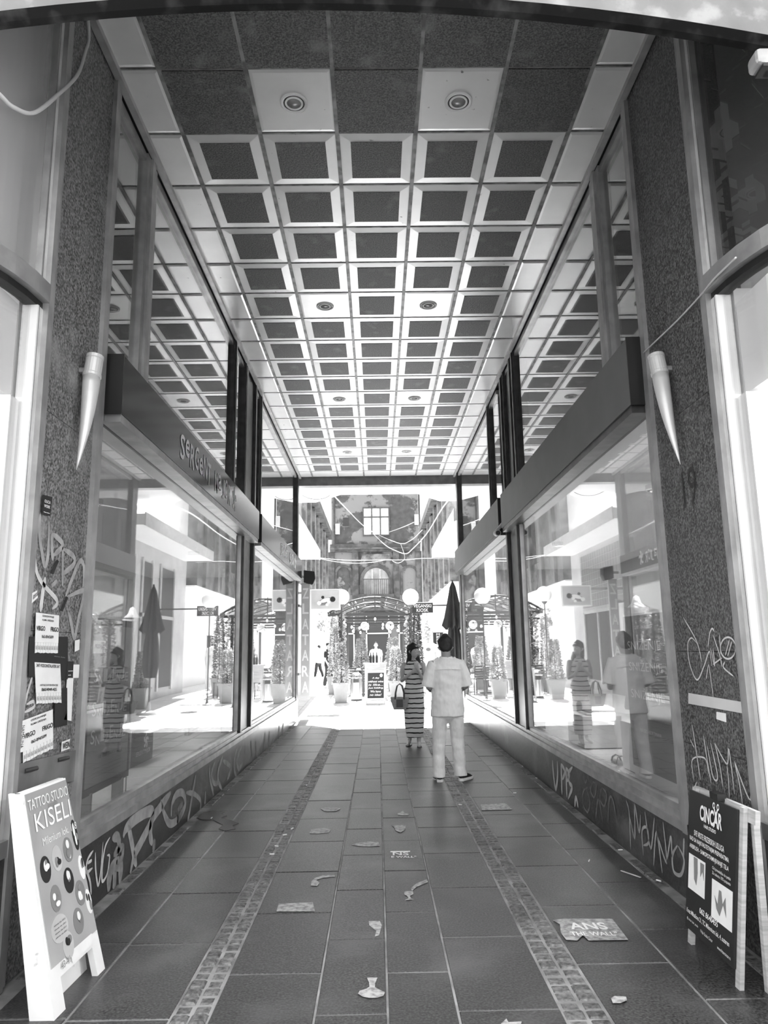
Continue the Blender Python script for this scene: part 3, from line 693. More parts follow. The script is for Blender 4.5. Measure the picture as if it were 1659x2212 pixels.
# chalkboard A-frame
Y = 20.4; z = ramp(Y); x0 = ony((790,1500),Y).x; x1 = ony((832,1500),Y).x; hb = .88
e = empty('chalkboard_sign', ((x0+x1)/2, Y, z), 'black chalkboard A-frame with white handwriting in the sunny courtyard', 'sign')
for sgn, d in ((-1, 0), (1, .34)):
    fb = [Vector((x0, Y+d, z)), Vector((x1, Y+d, z)), Vector((x1-.02, Y+.17, z+hb)), Vector((x0+.02, Y+.17, z+hb))]
    fr = Frame(fb[0], fb[1], fb[3]) if d == 0 else Frame(fb[1], fb[0], fb[2])
    fr.rect(0, .08, 0, 1, M['wood_pale'], e, 'leg', t=.025); fr.rect(.92, 1, 0, 1, M['wood_pale'], e, 'leg', t=.025)
    fr.rect(.08, .92, .94, 1, M['wood_pale'], e, 'rail', t=.025); fr.rect(.08, .92, .12, .18, M['wood_pale'], e, 'rail', t=.025)
    bd = fr.rect(.08, .92, .18, .94, M['chalk'], e, 'board', t=.012)
    if d == 0:
        for i, t_ in enumerate(('A day', 'without wine', 'is like...', 'Just kidding,', 'We have', 'no idea!')):
            fr.text(t_, M['white_ink'], bd, .5, .78-i*.1, min(.78, .075*len(t_)), .062, lift=.014, shear=.2, name='handwriting')['kind'] = 'stuff'
        fr.oval(.78, .86, .075, .055, M['white'], bd, 'round_sticker', lift=.012)

# pergola with a bowed polycarbonate roof
Yp = 25.0; z = ramp(Yp); xa = ony((735,1400),Yp).x; xb_ = ony((887,1400),Yp).x; ze = 2.78; zr = ony((812,1290),Yp).z; Yq = 31.0
pg = empty('pergola', ((xa+xb_)/2, (Yp+Yq)/2, z), 'bowed steel pergola with a clear ribbed roof hung with bulbs and greenery', 'pergola')
for x in (xa, xb_):
    for y in (Yp, (Yp+Yq)/2, Yq): B(x-.045, x+.045, y-.045, y+.045, z, ze).build('post', M['steel_dark'], pg)
    B(x-.04, x+.04, Yp, Yq, ze-.1, ze).build('beam', M['steel_dark'], pg)
cxp = (xa+xb_)/2; half = (xb_-xa)/2+.42; rise = zr-ze
def bow(t): q = t*2-1; return (cxp+q*half, ze+rise*(1-q*q))
for k in range(3):
    y = Yp+(Yq-Yp)*k/2
    MB().tube([(bow(i/16)[0], y, bow(i/16)[1]) for i in range(17)], .03, 6).build('roof_arch', M['steel_dark'], pg)
    B(xa-.42, xb_+.42, y-.03, y+.03, ze-.1, ze-.001).build('tie_beam', M['steel_dark'], pg); 
    B(xa-.3, xb_+.3, y-.02, y+.02, ze-.3, ze-.24).build('tie_beam', M['steel_dark'], pg)
    B(cxp-.02, cxp+.02, y-.02, y+.02, ze, zr).build('king_post', M['steel_dark'], pg)
    for q in (-1, 1):
        MB().bar((cxp, y, zr-.02), (cxp+q*half*.95, y, ze), .03, .03).build('strut', M['steel_dark'], pg)
        MB().bar((cxp+q*half*.45, y, ze), (cxp+q*half*.45, y, bow(.5+q*.225)[1]), .02, .02).build('strut', M['steel_dark'], pg)
for i in range(8):
    p0, p1 = bow(i/8), bow((i+1)/8)
    mb = MB(); mb.sheet([(p0[0],Yp-.1,p0[1]+.035),(p1[0],Yp-.1,p1[1]+.035),(p1[0],Yq+.1,p1[1]+.035),(p0[0],Yq+.1,p0[1]+.035)], (0,0,1), .008); mb.build('roof_sheet', M['polycarb'], pg)
    B(p0[0]-.012, p0[0]+.012, Yp-.1, Yq+.1, p0[1]+.0, p0[1]+.034).build('purlin', M['steel_dark'], pg)
mb = MB(); rnd = random.Random(11)
for x in (xa, xb_):
    foliage(mb, (x, Yp-.02, z+.2), .17, 2.4, 700, .09, .9, rnd=rnd)
foliage(mb, (xa-.4, Yp+.3, 2.2), .35, .7, 260, .12, .8, rnd=rnd); foliage(mb, (xb_+.35, Yp+.3, 1.9), .3, .9, 260, .12, .8, rnd=rnd)
mb.build('climbing_greenery', M['leaf'], pg, kind='stuff', fixn=False)
# strings of bulbs
for k, (yo, sag, lab) in enumerate(((-.08, .30, 'front string of festoon bulbs on the pergola'), (1.2, .42, 'string of festoon bulbs behind the front one on the pergola'))):
    sl = empty('string_lights', (cxp, Yp+yo, ze-.3), lab, 'lights', 'festoon strings on the pergola')
    pts = [Vector((xa+(xb_-xa)*i/18, Yp+yo, ze-.1-sag*math.sin(math.pi*(i/18*2 % 1)))) for i in range(19)]
    MB().tube(pts, .006, 5).build('wire', M['cable_dark'], sl)
    for i in range(1, 18, 2):
        p = pts[i]; bu = MB().lathe([(.0005,-.17),(.03,-.155),(.045,-.12),(.035,-.08),(.015,-.05)], p, seg=10).build('bulb', M['bulb'], sl, smooth=True)
        MB().lathe([(.017,-.05),(.017,0)], p, seg=8).build('socket', M['black'], bu)
for px in (788, 842):      # big paper lamps under the roof
    p = ony((px, 1352), 27.0); e = empty('pendant_lamp', p, 'round pendant lamp under the pergola on the %s' % ('left' if px < 800 else 'right'), 'lamp')
    MB().ball(p, .16).build('shade', M['globe'], e, smooth=True); MB().tube([p+Vector((0,0,.15)), (p.x, 27.0, ze-.02)], .005, 5).build('cord', M['black'], e)

# globe street lamps
for px, Y, lab in ((738, 22.0, 'white globe lamp partly behind the jewellery picture sign'), (887, 20.9, 'white globe lamp standing alone right of the pergola roof')):
    p = ony((px, 1290), Y); z = ramp(Y)
    e = empty('globe_lamp', (p.x, Y, z), lab, 'lamp')
    MB().ball(p, .235, 20, 14).build('globe', M['globe'], e, smooth=True)
    MB().lathe([(.02,0),(.02,p.z-.24-z)], (p.x,Y,z), seg=10).build('pole', M['steel_dark'], e)
    MB().lathe([(.14,0),(.14,.02),(.05,.06),(.035,.14)], (p.x,Y,z), seg=16).build('base', M['steel_dark'], e); MB().lathe([(.03,-.3),(.09,-.23),(.09,-.20)], p, seg=12).build('collar', M['steel_dark'], e)

# vertical jeweller's sign at the left end of the passage
Y = 17.55; z0 = ony((660,1505),Y).z; z1 = ony((660,1262),Y).z; x0 = ony((650,1400),Y).x; x1 = ony((669,1400),Y).x
e = empty('vertical_sign', ((x0+x1)/2, Y, z0), 'tall narrow grey sign with white capitals at the left end of the passage', 'sign')
B(x0, x1, Y, Y+.08, z0, z1).build('panel', M['sign_grey'], e); B(x0-.02, x1+.004, Y+.02, Y+.06, z1-.001, z1+.02).build('cap', M['alu'], e)
B(XL+.005, XL+.035, 17.2, Y+.06, z0+.5, z0+.56).build('bracket', M['alu'], e); B(XL+.005, XL+.035, 17.2, Y+.06, z1-.56, z1-.5).build('bracket', M['alu'], e)
for i, ch in enumerate('ZLATARA'):
    text(ch, M['white_ink'], e, ((x0+x1)/2, Y, z1-.22-i*(z1-z0-.44)/6), (1,0,0), (0,0,1), (x1-x0)*.74, .25, name='letter', lift=.004, bold=.02)
# dark floodlight box above it
p = ony((667,1246), 17.6); e = empty('floodlight', p, 'dark boxy floodlight above the tall narrow left sign', 'light')
MB().poly([p+Vector(q) for q in ((-.12,-.05,-.14),(.1,-.05,-.2),(.16,-.05,-.05),(.14,-.05,.13),(-.12,-.05,.16))], (0,1,0), .22).build('housing', M['black'], e, bevel=.015)
B(p.x-.26, p.x-.12, p.y, p.y+.05, p.z-.03, p.z+.03).build('bracket', M['alu'], e)
# jewellery picture sign
Y = 19.6; a = ony((670,1318),Y); b_ = ony((735,1272),Y)
e = empty('picture_sign', ((a.x+b_.x)/2, Y, a.z), 'light box sign with a picture of a ring and gemstones', 'sign')
B(a.x, b_.x, Y, Y+.12, a.z, b_.z).build('box', M['white'], e); im = B(a.x+.03, b_.x-.03, Y-.005, Y-.001, a.z+.03, b_.z-.03).build('picture', M['jewel_print'], e)
B(-3.0, a.x, Y+.03, Y+.09, b_.z-.12, b_.z-.06).build('bracket', M['alu'], e)
fr = Frame((a.x,Y-.005,a.z), (b_.x,Y-.005,a.z), (a.x,Y-.005,b_.z))
fr.oval(.5, .40, .25, .16, M['grey_ink'], im, 'ring', tilt=.3, lift=.001); fr.oval(.5, .46, .17, .09, M['white'], im, 'ring_hole', tilt=.3, lift=.004)
for q, (u_, v_, r1) in enumerate(((.3,.33,.07),(.42,.6,.05),(.62,.38,.06),(.75,.5,.09),(.56,.25,.05))): fr.oval(u_, v_, r1, r1*1.4, M['ink' if q % 2 else 'paper'], im, 'gemstone', lift=.006+.001*q)
# kiosk sign
Y = 22.5; a = ony((890,1324),Y); b_ = ony((935,1302),Y)
e = empty('kiosk_sign', ((a.x+b_.x)/2, Y, a.z), 'dark rectangular kiosk sign with white capitals beside the globe lamp', 'sign')
B(a.x, b_.x, Y, Y+.06, a.z, b_.z).build('board', M['chalk'], e); B(b_.x-.001, 3.0, Y+.02, Y+.05, b_.z-.1, b_.z-.06).build('bracket', M['dark_metal'], e); B(a.x-.01,b_.x+.01,Y-.01,Y+.07,b_.z,b_.z+.02).build('rim', M['white'], e)
text('VEGANSKI', M['white_ink'], e, ((a.x+b_.x)/2, Y, a.z+.21), (1,0,0), (0,0,1), .54, .1, name='lettering'); text('KIOSK', M['white_ink'], e, ((a.x+b_.x)/2, Y, a.z+.08), (1,0,0), (0,0,1), .36, .1)
# menu board on the right
Y = 27.0; a = ony((936,1392),Y); b_ = ony((957,1366),Y)
e = empty('menu_board', ((a.x+b_.x)/2, Y, a.z), 'black menu board with white letters on the right of the courtyard', 'sign')
B(a.x, b_.x, Y, Y+.05, a.z, b_.z).build('board', M['chalk'], e)
for q in ((a.x-.03, a.x), (b_.x, b_.x+.03)): B(q[0], q[1], Y-.01, Y+.06, ramp(Y), b_.z+.03).build('frame', M['alu_light'], e)
B(a.x-.03, b_.x+.03, Y-.01, Y+.06, b_.z, b_.z+.03).build('frame', M['alu_light'], e)
for i, ch in enumerate('MENU'): text(ch, M['white_ink'], e, ((a.x+b_.x)/2, Y, b_.z-.07-i*.1), (1,0,0), (0,0,1), .12, .08, name='letter')
# closed parasol
Y = 18.9; x = ony((982,1400),Y).x; z = ramp(Y); zt = ony((982,1258),Y).z
e = empty('parasol', (x,Y,z), 'closed dark parasol standing at the right end of the passage', 'parasol')
mb = MB(); segs = 20; prof = [(.03,zt),(.08,zt-.12),(.16,zt-.5),(.25,zt-.9),(.32,zt-1.1)]
vs = []
for r_, zz in prof:
    for k in range(segs): q = 2*math.pi*k/segs; rr = r_*(1 if k % 2 else .62); vs.append((x+rr*math.cos(q), Y+rr*math.sin(q), zz-(0 if k % 2 or zz > zt-1.0 else .12)))
mb.add(vs, [(i*segs+k,i*segs+(k+1)%segs,(i+1)*segs+(k+1)%segs,(i+1)*segs+k) for i in range(len(prof)-1) for k in range(segs)]+[tuple(range(segs))]); mb.build('canopy', M['umbrella'], e)
vs = []; prof = [(.12,zt-1.0),(.19,zt-1.5),(.21,zt-2.0),(.15,zt-2.3)]; mb = MB()
for r_, zz in prof:
    for k in range(segs): q = 2*math.pi*k/segs; rr = r_*(1 if k % 2 else .55); vs.append((x+rr*math.cos(q), Y+rr*math.sin(q), zz))
mb.add(vs, [(i*segs+k,i*segs+(k+1)%segs,(i+1)*segs+(k+1)%segs,(i+1)*segs+k) for i in range(len(prof)-1) for k in range(segs)]); mb.build('skirt', M['umbrella'], e)
MB().lathe([(.022,0),(.022,zt-z+.06)], (x,Y,z), seg=10).build('pole', M['steel_dark'], e); MB().lathe([(.3,0),(.27,.06),(.06,.09),(.035,.3)], (x,Y,z), seg=20).build('base', M['cloth_grey'], e)

# cafe tables and chairs under the pergola
def chair(x, y, rz, label):
    z = ramp(y); e = empty('cafe_chair', (x,y,z), label, 'chair', 'dark slatted cafe chairs')
    for i in (-1, 1):
        for j in (-1, 1): MB().bar((x+i*.19,y+j*.19,z), (x+i*.18,y+j*.18,z+.44), .03, .03).build('leg', M['wicker'], e)
        MB().bar((x+i*.19,y+.2,z+.44), (x+i*.19,y+.27,z+.86), .03, .03).build('back_post', M['wicker'], e)
        MB().bar((x+i*.21,y-.17,z+.64), (x+i*.21,y+.22,z+.65), .04, .025).build('armrest', M['wicker'], e)
    for k in range(6): B(x-.2, x+.2, y-.2+k*.068, y-.145+k*.068, z+.44, z+.465).build('seat_slat', M['wicker'], e)
    for k in range(5): B(x-.2, x+.2, y+.2+k*.013, y+.225+k*.013, z+.5+k*.075, z+.55+k*.075).build('back_slat', M['wicker'], e)
    for c in e.children: pass
    e.rotation_euler.z = R(rz); return e
def table(x, y, label):
    z = ramp(y); e = empty('cafe_table', (x,y,z), label, 'table', 'square cafe tables')
    B(x-.36, x+.36, y-.36, y+.36, z+.72, z+.75).build('table_top', M['wicker'], e); MB().lathe([(.03,.03),(.03,.72)], (x,y,z), seg=10).build('pedestal', M['steel_dark'], e); MB().lathe([(.22,0),(.22,.02),(.03,.035)], (x,y,z), seg=16).build('foot', M['steel_dark'], e)
    B(x-.1, x+.02, y-.12, y+.02, z+.7515, z+.80).build('napkin_box', M['white'], e)
table(-.55, 23.3, 'square cafe table behind the steel bin'); table(.62, 23.2, 'square cafe table behind the right hand pot'); table(.05, 26.6, 'square cafe table deep under the pergola')
chair(-.95, 22.9, 200, 'dark slatted chair at the left table, outer side'); chair(-.2, 22.7, 160, 'dark slatted chair at the left table behind the chalkboard'); chair(.62, 22.35, 190, 'dark slatted chair at the right table, inner side')
chair(1.0, 22.9, 150, 'dark slatted chair at the right table, outer side'); chair(-.5, 26.4, 90, 'dark slatted chair deep under the pergola, left'); chair(.65, 26.5, 270, 'dark slatted chair deep under the pergola, right')
# high counter behind chalkboard
e = empty('serving_stand', (-.07, 22.1, ramp(22.1)), 'pale wooden stand with bottles behind the chalkboard', 'stand')
z = ramp(22.1); B(-.42, .28, 21.9, 22.3, z+.98, z+1.02).build('top', M['wood_pale'], e)
for i in (-.38, .2): B(i, i+.05, 21.92, 21.97, z, z+.98).build('leg', M['wood_pale'], e); B(i, i+.05, 22.23, 22.28, z, z+.98).build('leg', M['wood_pale'], e)
B(-.33, .2, 22.22, 22.26, z+.5, z+.97).build('panel', M['wood_pale'], e)
for k, xq in enumerate((-.2, -.12, -.02)):
    MB().lathe([(.035,0),(.035,.18),(.012,.24),(.012,.30)], (xq,22.08,z+1.021), seg=10).build('wine_bottle', M['black'], label='dark bottle on the pale serving stand, %s' % ('left', 'middle', 'right')[k], cat='bottle', group='bottles on the serving stand')
# air conditioners on the left wall (seen mirrored in the right window)
for k, zz in enumerate((3.1, 3.9)):
    e = empty('air_conditioner', (-3.5, 28, zz), '%s outdoor air conditioner unit on the left courtyard wall' % ('lower', 'upper')[k], 'air conditioner')
    B(-3.75, -3.43, 27.6, 28.4, zz, zz+.58).build('case', M['white'], e); MB().lathe([(.24,0),(.24,.012),(.2,.015)], (-3.428,27.9,zz+.29), (1,0,0), 20).build('fan_grille', M['steel_dark'], e)
    B(-3.78, -3.45, 27.7, 27.75, zz-.04, zz-.001).build('bracket', M['alu'], e); B(-3.78, -3.45, 28.25, 28.3, zz-.04, zz-.001).build('bracket', M['alu'], e)
# louvred boxes high on the back building
for k, (px, py) in enumerate(((722, 1120), (907, 1098))):
    p = ony((px, py), 44); e = empty('wall_box', p, ('louvred metal cabinet left of the high casement window', 'white meter box right of the high casement window')[k], 'box')
    B(p.x-.14, p.x+.14, YB-.2, YB-.002, p.z-.38, p.z+.32).build('case', M['alu_light'], e)
    for j in range(6): B(p.x-.12, p.x+.12, YB-.22, YB-.2, p.z-.32+j*.1, p.z-.27+j*.1).build('louvre', M['alu'], e)
# cables across the courtyard
def cable(pts, r, label, m='cable', sub=8):
    pts = [Vector(p) for p in pts]; out = []
    for i in range(len(pts)-1):
        p0 = pts[max(i-1,0)]; p1 = pts[i]; p2 = pts[i+1]; p3 = pts[min(i+2,len(pts)-1)]
        for k in range(sub): q = k/sub; out.append(.5*((2*p1)+(p2-p0)*q+(2*p0-5*p1+4*p2-p3)*q*q+(3*p1-p0-3*p2+p3)*q**3))
    out.append(pts[-1]); return MB().tube(out, r, 6).build('cable', M[m], label=label, cat='cable', smooth=True)
k1 = crop(640, 1020, 4.484)
def cb(uv, ys): n = len(uv); return [ony(k1(*p), ys[0]+(ys[1]-ys[0])*i/(n-1)) for i, p in enumerate(uv)]
cable(cb([(330,190),(500,370),(640,510),(740,580)], (19.4, 44)), 0.0180, 'pale cable slanting down from the left balcony corner to the high window')
cable(cb([(740,590),(860,705),(960,760),(1060,790),(1130,740),(1260,600),(1400,370),(1490,250)], (46, 19.0)), 0.0180, 'thick pale cable sagging across the courtyard to the right balcony corner')
cable(cb([(800,610),(1000,690),(1110,660),(1220,560)], (46, 30)), 0.0150, 'pale cable looping under the high window')
cable(cb([(215,830),(430,850),(620,855),(840,850),(1050,850),(1240,835),(1480,840)], (25.5, 25.6)), 0.0108, 'upper of two cables slung between the white canopies')
cable(cb([(215,835),(400,870),(560,882),(720,875),(860,852)], (25.5, 26.5)), 0.0096, 'lower of two cables slung between the white canopies')
cable(cb([(900,580),(1040,530),(1140,485)], (46, 40)), 0.0180, 'short pale cable right of the high window')
cable(cb([(60,225),(130,255),(210,262),(290,245),(365,195)], (18.2, 18.5)), 0.0072, 'dark cable sagging under the white balcony slab', 'cable_dark')
cable(cb([(1010,690),(1050,830),(990,880),(930,860)], (40, 40)), 0.0150, 'pale cable hanging in a loop before the cornice')

# ================================================================== THINGS IN THE PASSAGE
# horn shaped wall lamps
def sconce(px_top, px_bot, x, s, label):
    a = onx(px_top, x); b_ = onx(px_bot, x); L = (a-b_).length; d = (b_-a).normalized()
    e = empty('wall_sconce', (x, (a.y+b_.y)/2, b_.z), label, 'lamp', 'horn shaped wall lamps')
    off = Vector((-s*.075, 0, 0)); a = a+off; b_ = b_+off*.55
    d = (b_-a).normalized(); L = (b_-a).length
    MB().lathe([(.05,0),(.054,.0),(.054,.02),(.05,.022)], a, d, 20).build('cap', M['horn'], e, smooth=False)
    MB().lathe([(.05,.022),(.053,.03),(.053,.125)], a, d, 20).build('collar', M['horn'], e, smooth=False)
    MB().lathe([(.055,.125),(.057,.13),(.057,.145),(.052,.15)], a, d, 20).build('ring', M['horn'], e, smooth=False)
    n = 12; pts = []; rad = []
    for i in range(n+1):
        t = i/n; pts.append(a+d*(.15+(L-.15)*t)+Vector((-s*.02*math.sin(t*3.14), -.02*math.sin(t*3.14)*1, 0))); rad.append(.051*(1-t**1.5)+.002)
    MB().tube(pts, rad, 20, (1,0,0)).build('horn', M['horn'], e, smooth=True)
    m_ = a+d*.1; MB().tube([m_, (x+s*.02, m_.y, m_.z)], .02, 8).build('wall_mount', M['alu'], e)
sconce((180,770), (150,1015), XL, -1, 'silver horn shaped lamp on the left granite pier')
sconce((1441,768), (1484,1003), XR, 1, 'silver horn shaped lamp on the right granite pier')
# house number on the right pier (stuck on the granite)
p = onx((1490,1052), XR+.01); text('19', M['black'], WR, p, (0,-1,0), (0,0,1), .2, .24, name='house_number', lift=.004)

# graffiti on plinths and piers
def paint(par, K, strokes, x, nx, m, name='graffiti', k=1.0):
    for pts, wd in strokes:
        mb = MB(); mb.ribbon([onx(K(*p), x) for p in pts], wd*k, (0,1,0), (0,0,1), (nx,0,0), .0025); mb.build(name, m, par, fixn=False)
k4 = crop(160, 1450, 3.318); k6 = crop(980, 1450, 3.19); k5 = crop(0, 1020, 3.35); k6b = crop(1400, 980, 2.834)
paint(WL, k4, [([(350,1190),(375,1120),(450,1050),(530,1005),(560,1015),(550,1080),(480,1220),(430,1320),(400,1450)], .045), ([(385,1100),(405,1200),(425,1310),(445,1400)], .035),
    ([(690,870),(620,970),(560,1060),(545,1170),(560,1240)], .045), ([(620,920),(640,1010),(675,1085),(715,1085),(765,1030),(795,950),(780,875),(735,880),(700,950),(695,1040)], .035),
    ([(870,745),(850,860),(830,980),(812,1080)], .03), ([(800,870),(860,880),(905,930),(900,1000)], .025), ([(940,860),(936,960)], .02),
    ([(965,690),(975,780),(1000,890)], .028), ([(1010,650),(985,730),(1000,800),(1035,800)], .028), ([(1065,610),(1035,700),(1030,780),(1060,850)], .03), ([(1065,640),(1120,690),(1095,780)], .03),
    ([(1175,540),(1150,620),(1145,700),(1165,760)], .03), ([(1200,540),(1165,640),(1180,700),(1205,660)], .03)], XL, 1, M['spray_grey'], k=2.0)
paint(WL, k4, [([(1225,520),(1212,740)], .03), ([(1265,500),(1280,640)], .05), ([(1300,500),(1310,620),(1340,540)], .05), ([(1370,440),(1350,580)], .06), ([(1400,430),(1395,560),(1430,480)], .06),
    ([(1470,390),(1460,500)], .07), ([(1500,370),(1490,470),(1530,420)], .07), ([(740,990),(770,970),(760,1040),(725,1070)], .05), ([(575,1200),(565,1300)], .05)], XL, 1, M['spray_dim'], k=1.5)
paint(WL, k4, [([(135,1285),(95,1350),(85,1440),(130,1410)], .022), ([(95,1375),(125,1355)], .02), ([(75,1400),(110,1500),(120,1600)], .022), ([(150,1300),(152,1420),(170,1535),(190,1420),(205,1225)], .022),
    ([(255,1190),(220,1260),(200,1400),(200,1505),(235,1450),(252,1330),(235,1320)], .022)], XL, 1, M['spray'])
paint(WL, k4, [([(270,1195),(310,1190),(320,1260),(280,1320)], .05), ([(300,1300),(345,1260),(340,1340),(300,1370)], .04), ([(245,1580),(255,1450),(290,1390),(330,1395),(325,1530)], .07), ([(290,1430),(285,1560)], .05)], XL, 1, M['spray_dim'], k=1.4)
paint(WR, k6, [([(682,612),(690,720),(705,810),(718,720),(715,620)], .04), ([(742,635),(748,850)], .04), ([(742,640),(768,690),(750,745)], .035), ([(775,660),(782,870)], .035), ([(775,665),(800,710),(782,760)], .03),
    ([(820,660),(790,710),(800,770),(818,800),(790,880)], .035), ([(835,935),(845,870),(860,940)], .035)], XR, -1, M['spray'], k=1.3)
paint(WR, k6, [([(890,700),(910,770),(930,700),(925,790)], .018), ([(925,800),(895,830),(895,920),(925,970),(940,900),(915,810)], .02), ([(960,760),(945,820),(970,870),(985,790),(960,760)], .018), ([(980,1020),(1000,880),(1030,1050)], .02),
    ([(1020,800),(1010,880),(1040,930),(1055,850),(1025,800)], .018), ([(1065,1050),(1075,880),(1100,890),(1130,1060)], .02)], XR, -1, M['spray_dim'])
paint(WR, k6, [([(1190,890),(1212,980),(1222,1230)], .016), ([(1215,1000),(1250,1150),(1250,920),(1280,1110),(1290,990)], .018), ([(1310,1270),(1300,1100),(1335,1080),(1345,1180),(1310,1200)], .018), ([(1320,970),(1360,1220),(1385,1010)], .018),
    ([(1380,1340),(1400,1110),(1440,1390)], .018), ([(1400,1110),(1470,1320),(1445,1040)], .018), ([(1470,1320),(1500,1140),(1505,1280)], .016), ([(1545,1200),(1510,1270),(1520,1380),(1570,1400),(1590,1300),(1550,1205)], .02), ([(1590,1150),(1585,1300)], .018)], XR, -1, M['spray_grey'], k=1.25)
XLg, XRg = XL-.0095, XR+.0095
paint(WL, k5, [([(290,290),(282,420),(300,580),(322,675),(345,590),(352,360)], .035), ([(375,440),(372,540),(380,640)], .035), ([(378,445),(452,525),(385,600)], .035), ([(452,540),(450,680),(450,825)], .03), ([(455,555),(530,610),(528,670),(440,745)], .035),
    ([(470,905),(520,770),(575,645),(605,690),(597,835)], .035), ([(470,910),(590,858),(600,900),(560,1080),(535,1200),(505,1060),(488,1012)], .035), ([(370,825),(410,785)], .025)], XLg, 1, M['spray_grey'])
paint(WL, k5, [([(250,540),(255,690),(300,800),(410,930),(375,990)], .03), ([(325,760),(305,880),(290,1010)], .04), ([(170,1700),(200,1580),(250,1420)], .02), ([(170,1740),(240,1700),(240,1660),(190,1680)], .018)], XLg, 1, M['spray'])
circ = [(492+46*math.cos(i*.5), 1190+66*math.sin(i*.5)) for i in range(14)]
paint(WR, k6b, [([(218,1003),(300,1150),(330,1275)], .010), ([(300,1160),(268,1128),(245,1170),(258,1290),(302,1385),(345,1300),(378,1210),(392,1300)], .010), ([(385,1190),(410,1300),(400,1190)], .009), ([(370,1180),(380,1100),(395,1070),(408,1090)], .010),
    ([(400,1110),(440,1230),(455,1305)], .010), ([(440,1110),(448,1230)], .009), (circ, .010), ([(500,1140),(475,1235)], .008), ([(515,1150),(490,1240)], .008), ([(472,1275),(465,1310),(525,1362)], .010), ([(372,1290),(358,1380)], .008), ([(375,1290),(402,1490)], .008), ([(455,1250),(400,1290)], .009)], XRg, -1, M['spray'])
paint(WR, k6b, [([(272,1660),(300,1840),(322,1995)], .011), ([(260,1750),(285,1800)], .008), ([(342,1730),(365,1880),(388,2015)], .011), ([(285,2010),(272,1875),(350,1865),(372,1960)], .010), ([(365,1790),(400,1978),(428,1975),(385,1770)], .011), ([(410,1770),(440,1900),(460,2040)], .010),
    ([(412,1775),(485,1900),(497,1810),(532,2085)], .011), ([(485,1900),(495,2000),(500,2110)], .008), ([(530,1880),(560,2010),(582,2150)], .010), ([(530,1880),(630,2120),(598,1765)], .011), ([(300,2010),(290,2050),(325,2050)], .009), ([(632,1990),(640,2090)], .008)], XRg, -1, M['spray'])
# pale repair band and tape marks on the right pier
MB().sheet([onx(k6b(*p), XRg) for p in ((250,1530),(585,1590),(578,1520),(250,1465))], (-1,0,0), .004).build('plaster_band', M['court_wall'], WR)
# metal plate with two pipe stubs at the foot of the left pier
q = [onx(k5(*p), XLg) for p in ((100,2330),(540,2230),(545,2010),(125,2110))]
mp_ = MB().sheet(q, (1,0,0), .012).build('metal_plate', M['plate'], WL)
for uv in ((175,2165),(415,2085)): p = onx(k5(*uv), XL); MB().tube([p, p+Vector((.02,.1,.0))], .012, 8).build('pipe_stub', M['dark_metal'], mp_)

# flyers and stickers on the left pier
def flyer(K, pts, label, lines=(), m='paper', cat='flyer', x=None, nx=1, lift=.0, grp=None, name='flyer', strips=False):
    x = (XL+.003+lift) if x is None else x
    q = [onx(K(*p), x) for p in pts]      # bl br tr tl
    e = empty(name, (x, (q[0].y+q[1].y)/2, min(q[0].z, q[1].z)), label, cat, grp)
    fr = Frame(q[0], q[1], q[3])
    if strips:
        sh = MB().sheet([fr.p(0,.27), fr.p(1,.27), fr.p(1,1), fr.p(0,1)], fr.n, .0015).build('sheet', M[m], e)
        for k in range(9): MB().sheet([fr.p(k/9+.006,random.uniform(0,.03)), fr.p((k+1)/9-.006,random.uniform(0,.03)), fr.p((k+1)/9-.006,.268), fr.p(k/9+.006,.268)], fr.n, .0013).build('tear_off_strip', M['paper'], e)
        for k in range(9): fr.text('063', M['grey_ink'], e, (k+.5)/9, .14, .08, .1, name='print')
    else: sh = MB().sheet(q, fr.n, .0015).build('sheet', M[m], e)
    for t_, a, b_, wf, hf, im in lines: fr.text(t_, M[im], sh, a, b_, wf, hf, bold=.02, lift=.004)
    return e
VF = [('ODRZAVANJE', .5, .93, .5, .06, 'ink'), ('KLIMA UREDJAJA', .5, .83, .5, .06, 'ink'), ('VIRGO', .2, .62, .36, .12, 'ink'), ('FRIGO', .8, .62, .36, .12, 'ink'), ('063-894/5699', .5, .42, .5, .08, 'ink')]
f1 = flyer(k5, ((250,1310),(418,1312),(450,1030),(260,1015)), 'white tear-off flyer for cooling repairs, the upper one on the left pier', VF, strips=True, lift=.003)
f3 = flyer(k5, ((165,2110),(385,2000),(385,1740),(160,1800)), 'white tear-off flyer for cooling repairs, the lower one on the left pier', VF, strips=True, lift=.003)
f2 = flyer(k5, ((262,1680),(445,1670),(432,1378),(250,1375)), 'white tear-off plumber flyer in the middle of the left pier', [('24/7 VODOINSTALATER 24/7', .5, .93, .92, .08, 'ink'), ('HITNE INTERVENCIJE', .5, .45, .7, .06, 'ink'), ('060/4949-425', .5, .35, .6, .08, 'ink')], strips=True, lift=.003)
for f_, (a, b_) in ((f1, (.5,.63)), (f3, (.5,.63))):
    sh = [c for c in f_.children if c.name.startswith('sheet')][0]
flyer(k5, ((205,1480),(490,1500),(490,1190),(210,1190)), 'large torn black poster behind the flyers on the left pier', [('zlatno doba', .75, .6, .3, .03, 'grey_ink')], 'ink', 'poster', name='poster')
flyer(k5, ((300,300),(362,318),(378,180),(312,163)), 'small black sticker with white scrolls high on the left pier', [('OLICA', .5, .7, .7, .16, 'white_ink'), ('WORK', .5, .45, .7, .16, 'white_ink'), ('--', .5, .12, .7, .03, 'white_ink')], 'ink', 'sticker', name='sticker')
flyer(k5, ((442,2022),(502,2000),(505,1930),(447,1952)), 'white sticker reading in black capitals near the foot of the left pier', [('WEIN', .5, .5, .85, .7, 'ink')], 'paper', 'sticker', name='sticker')
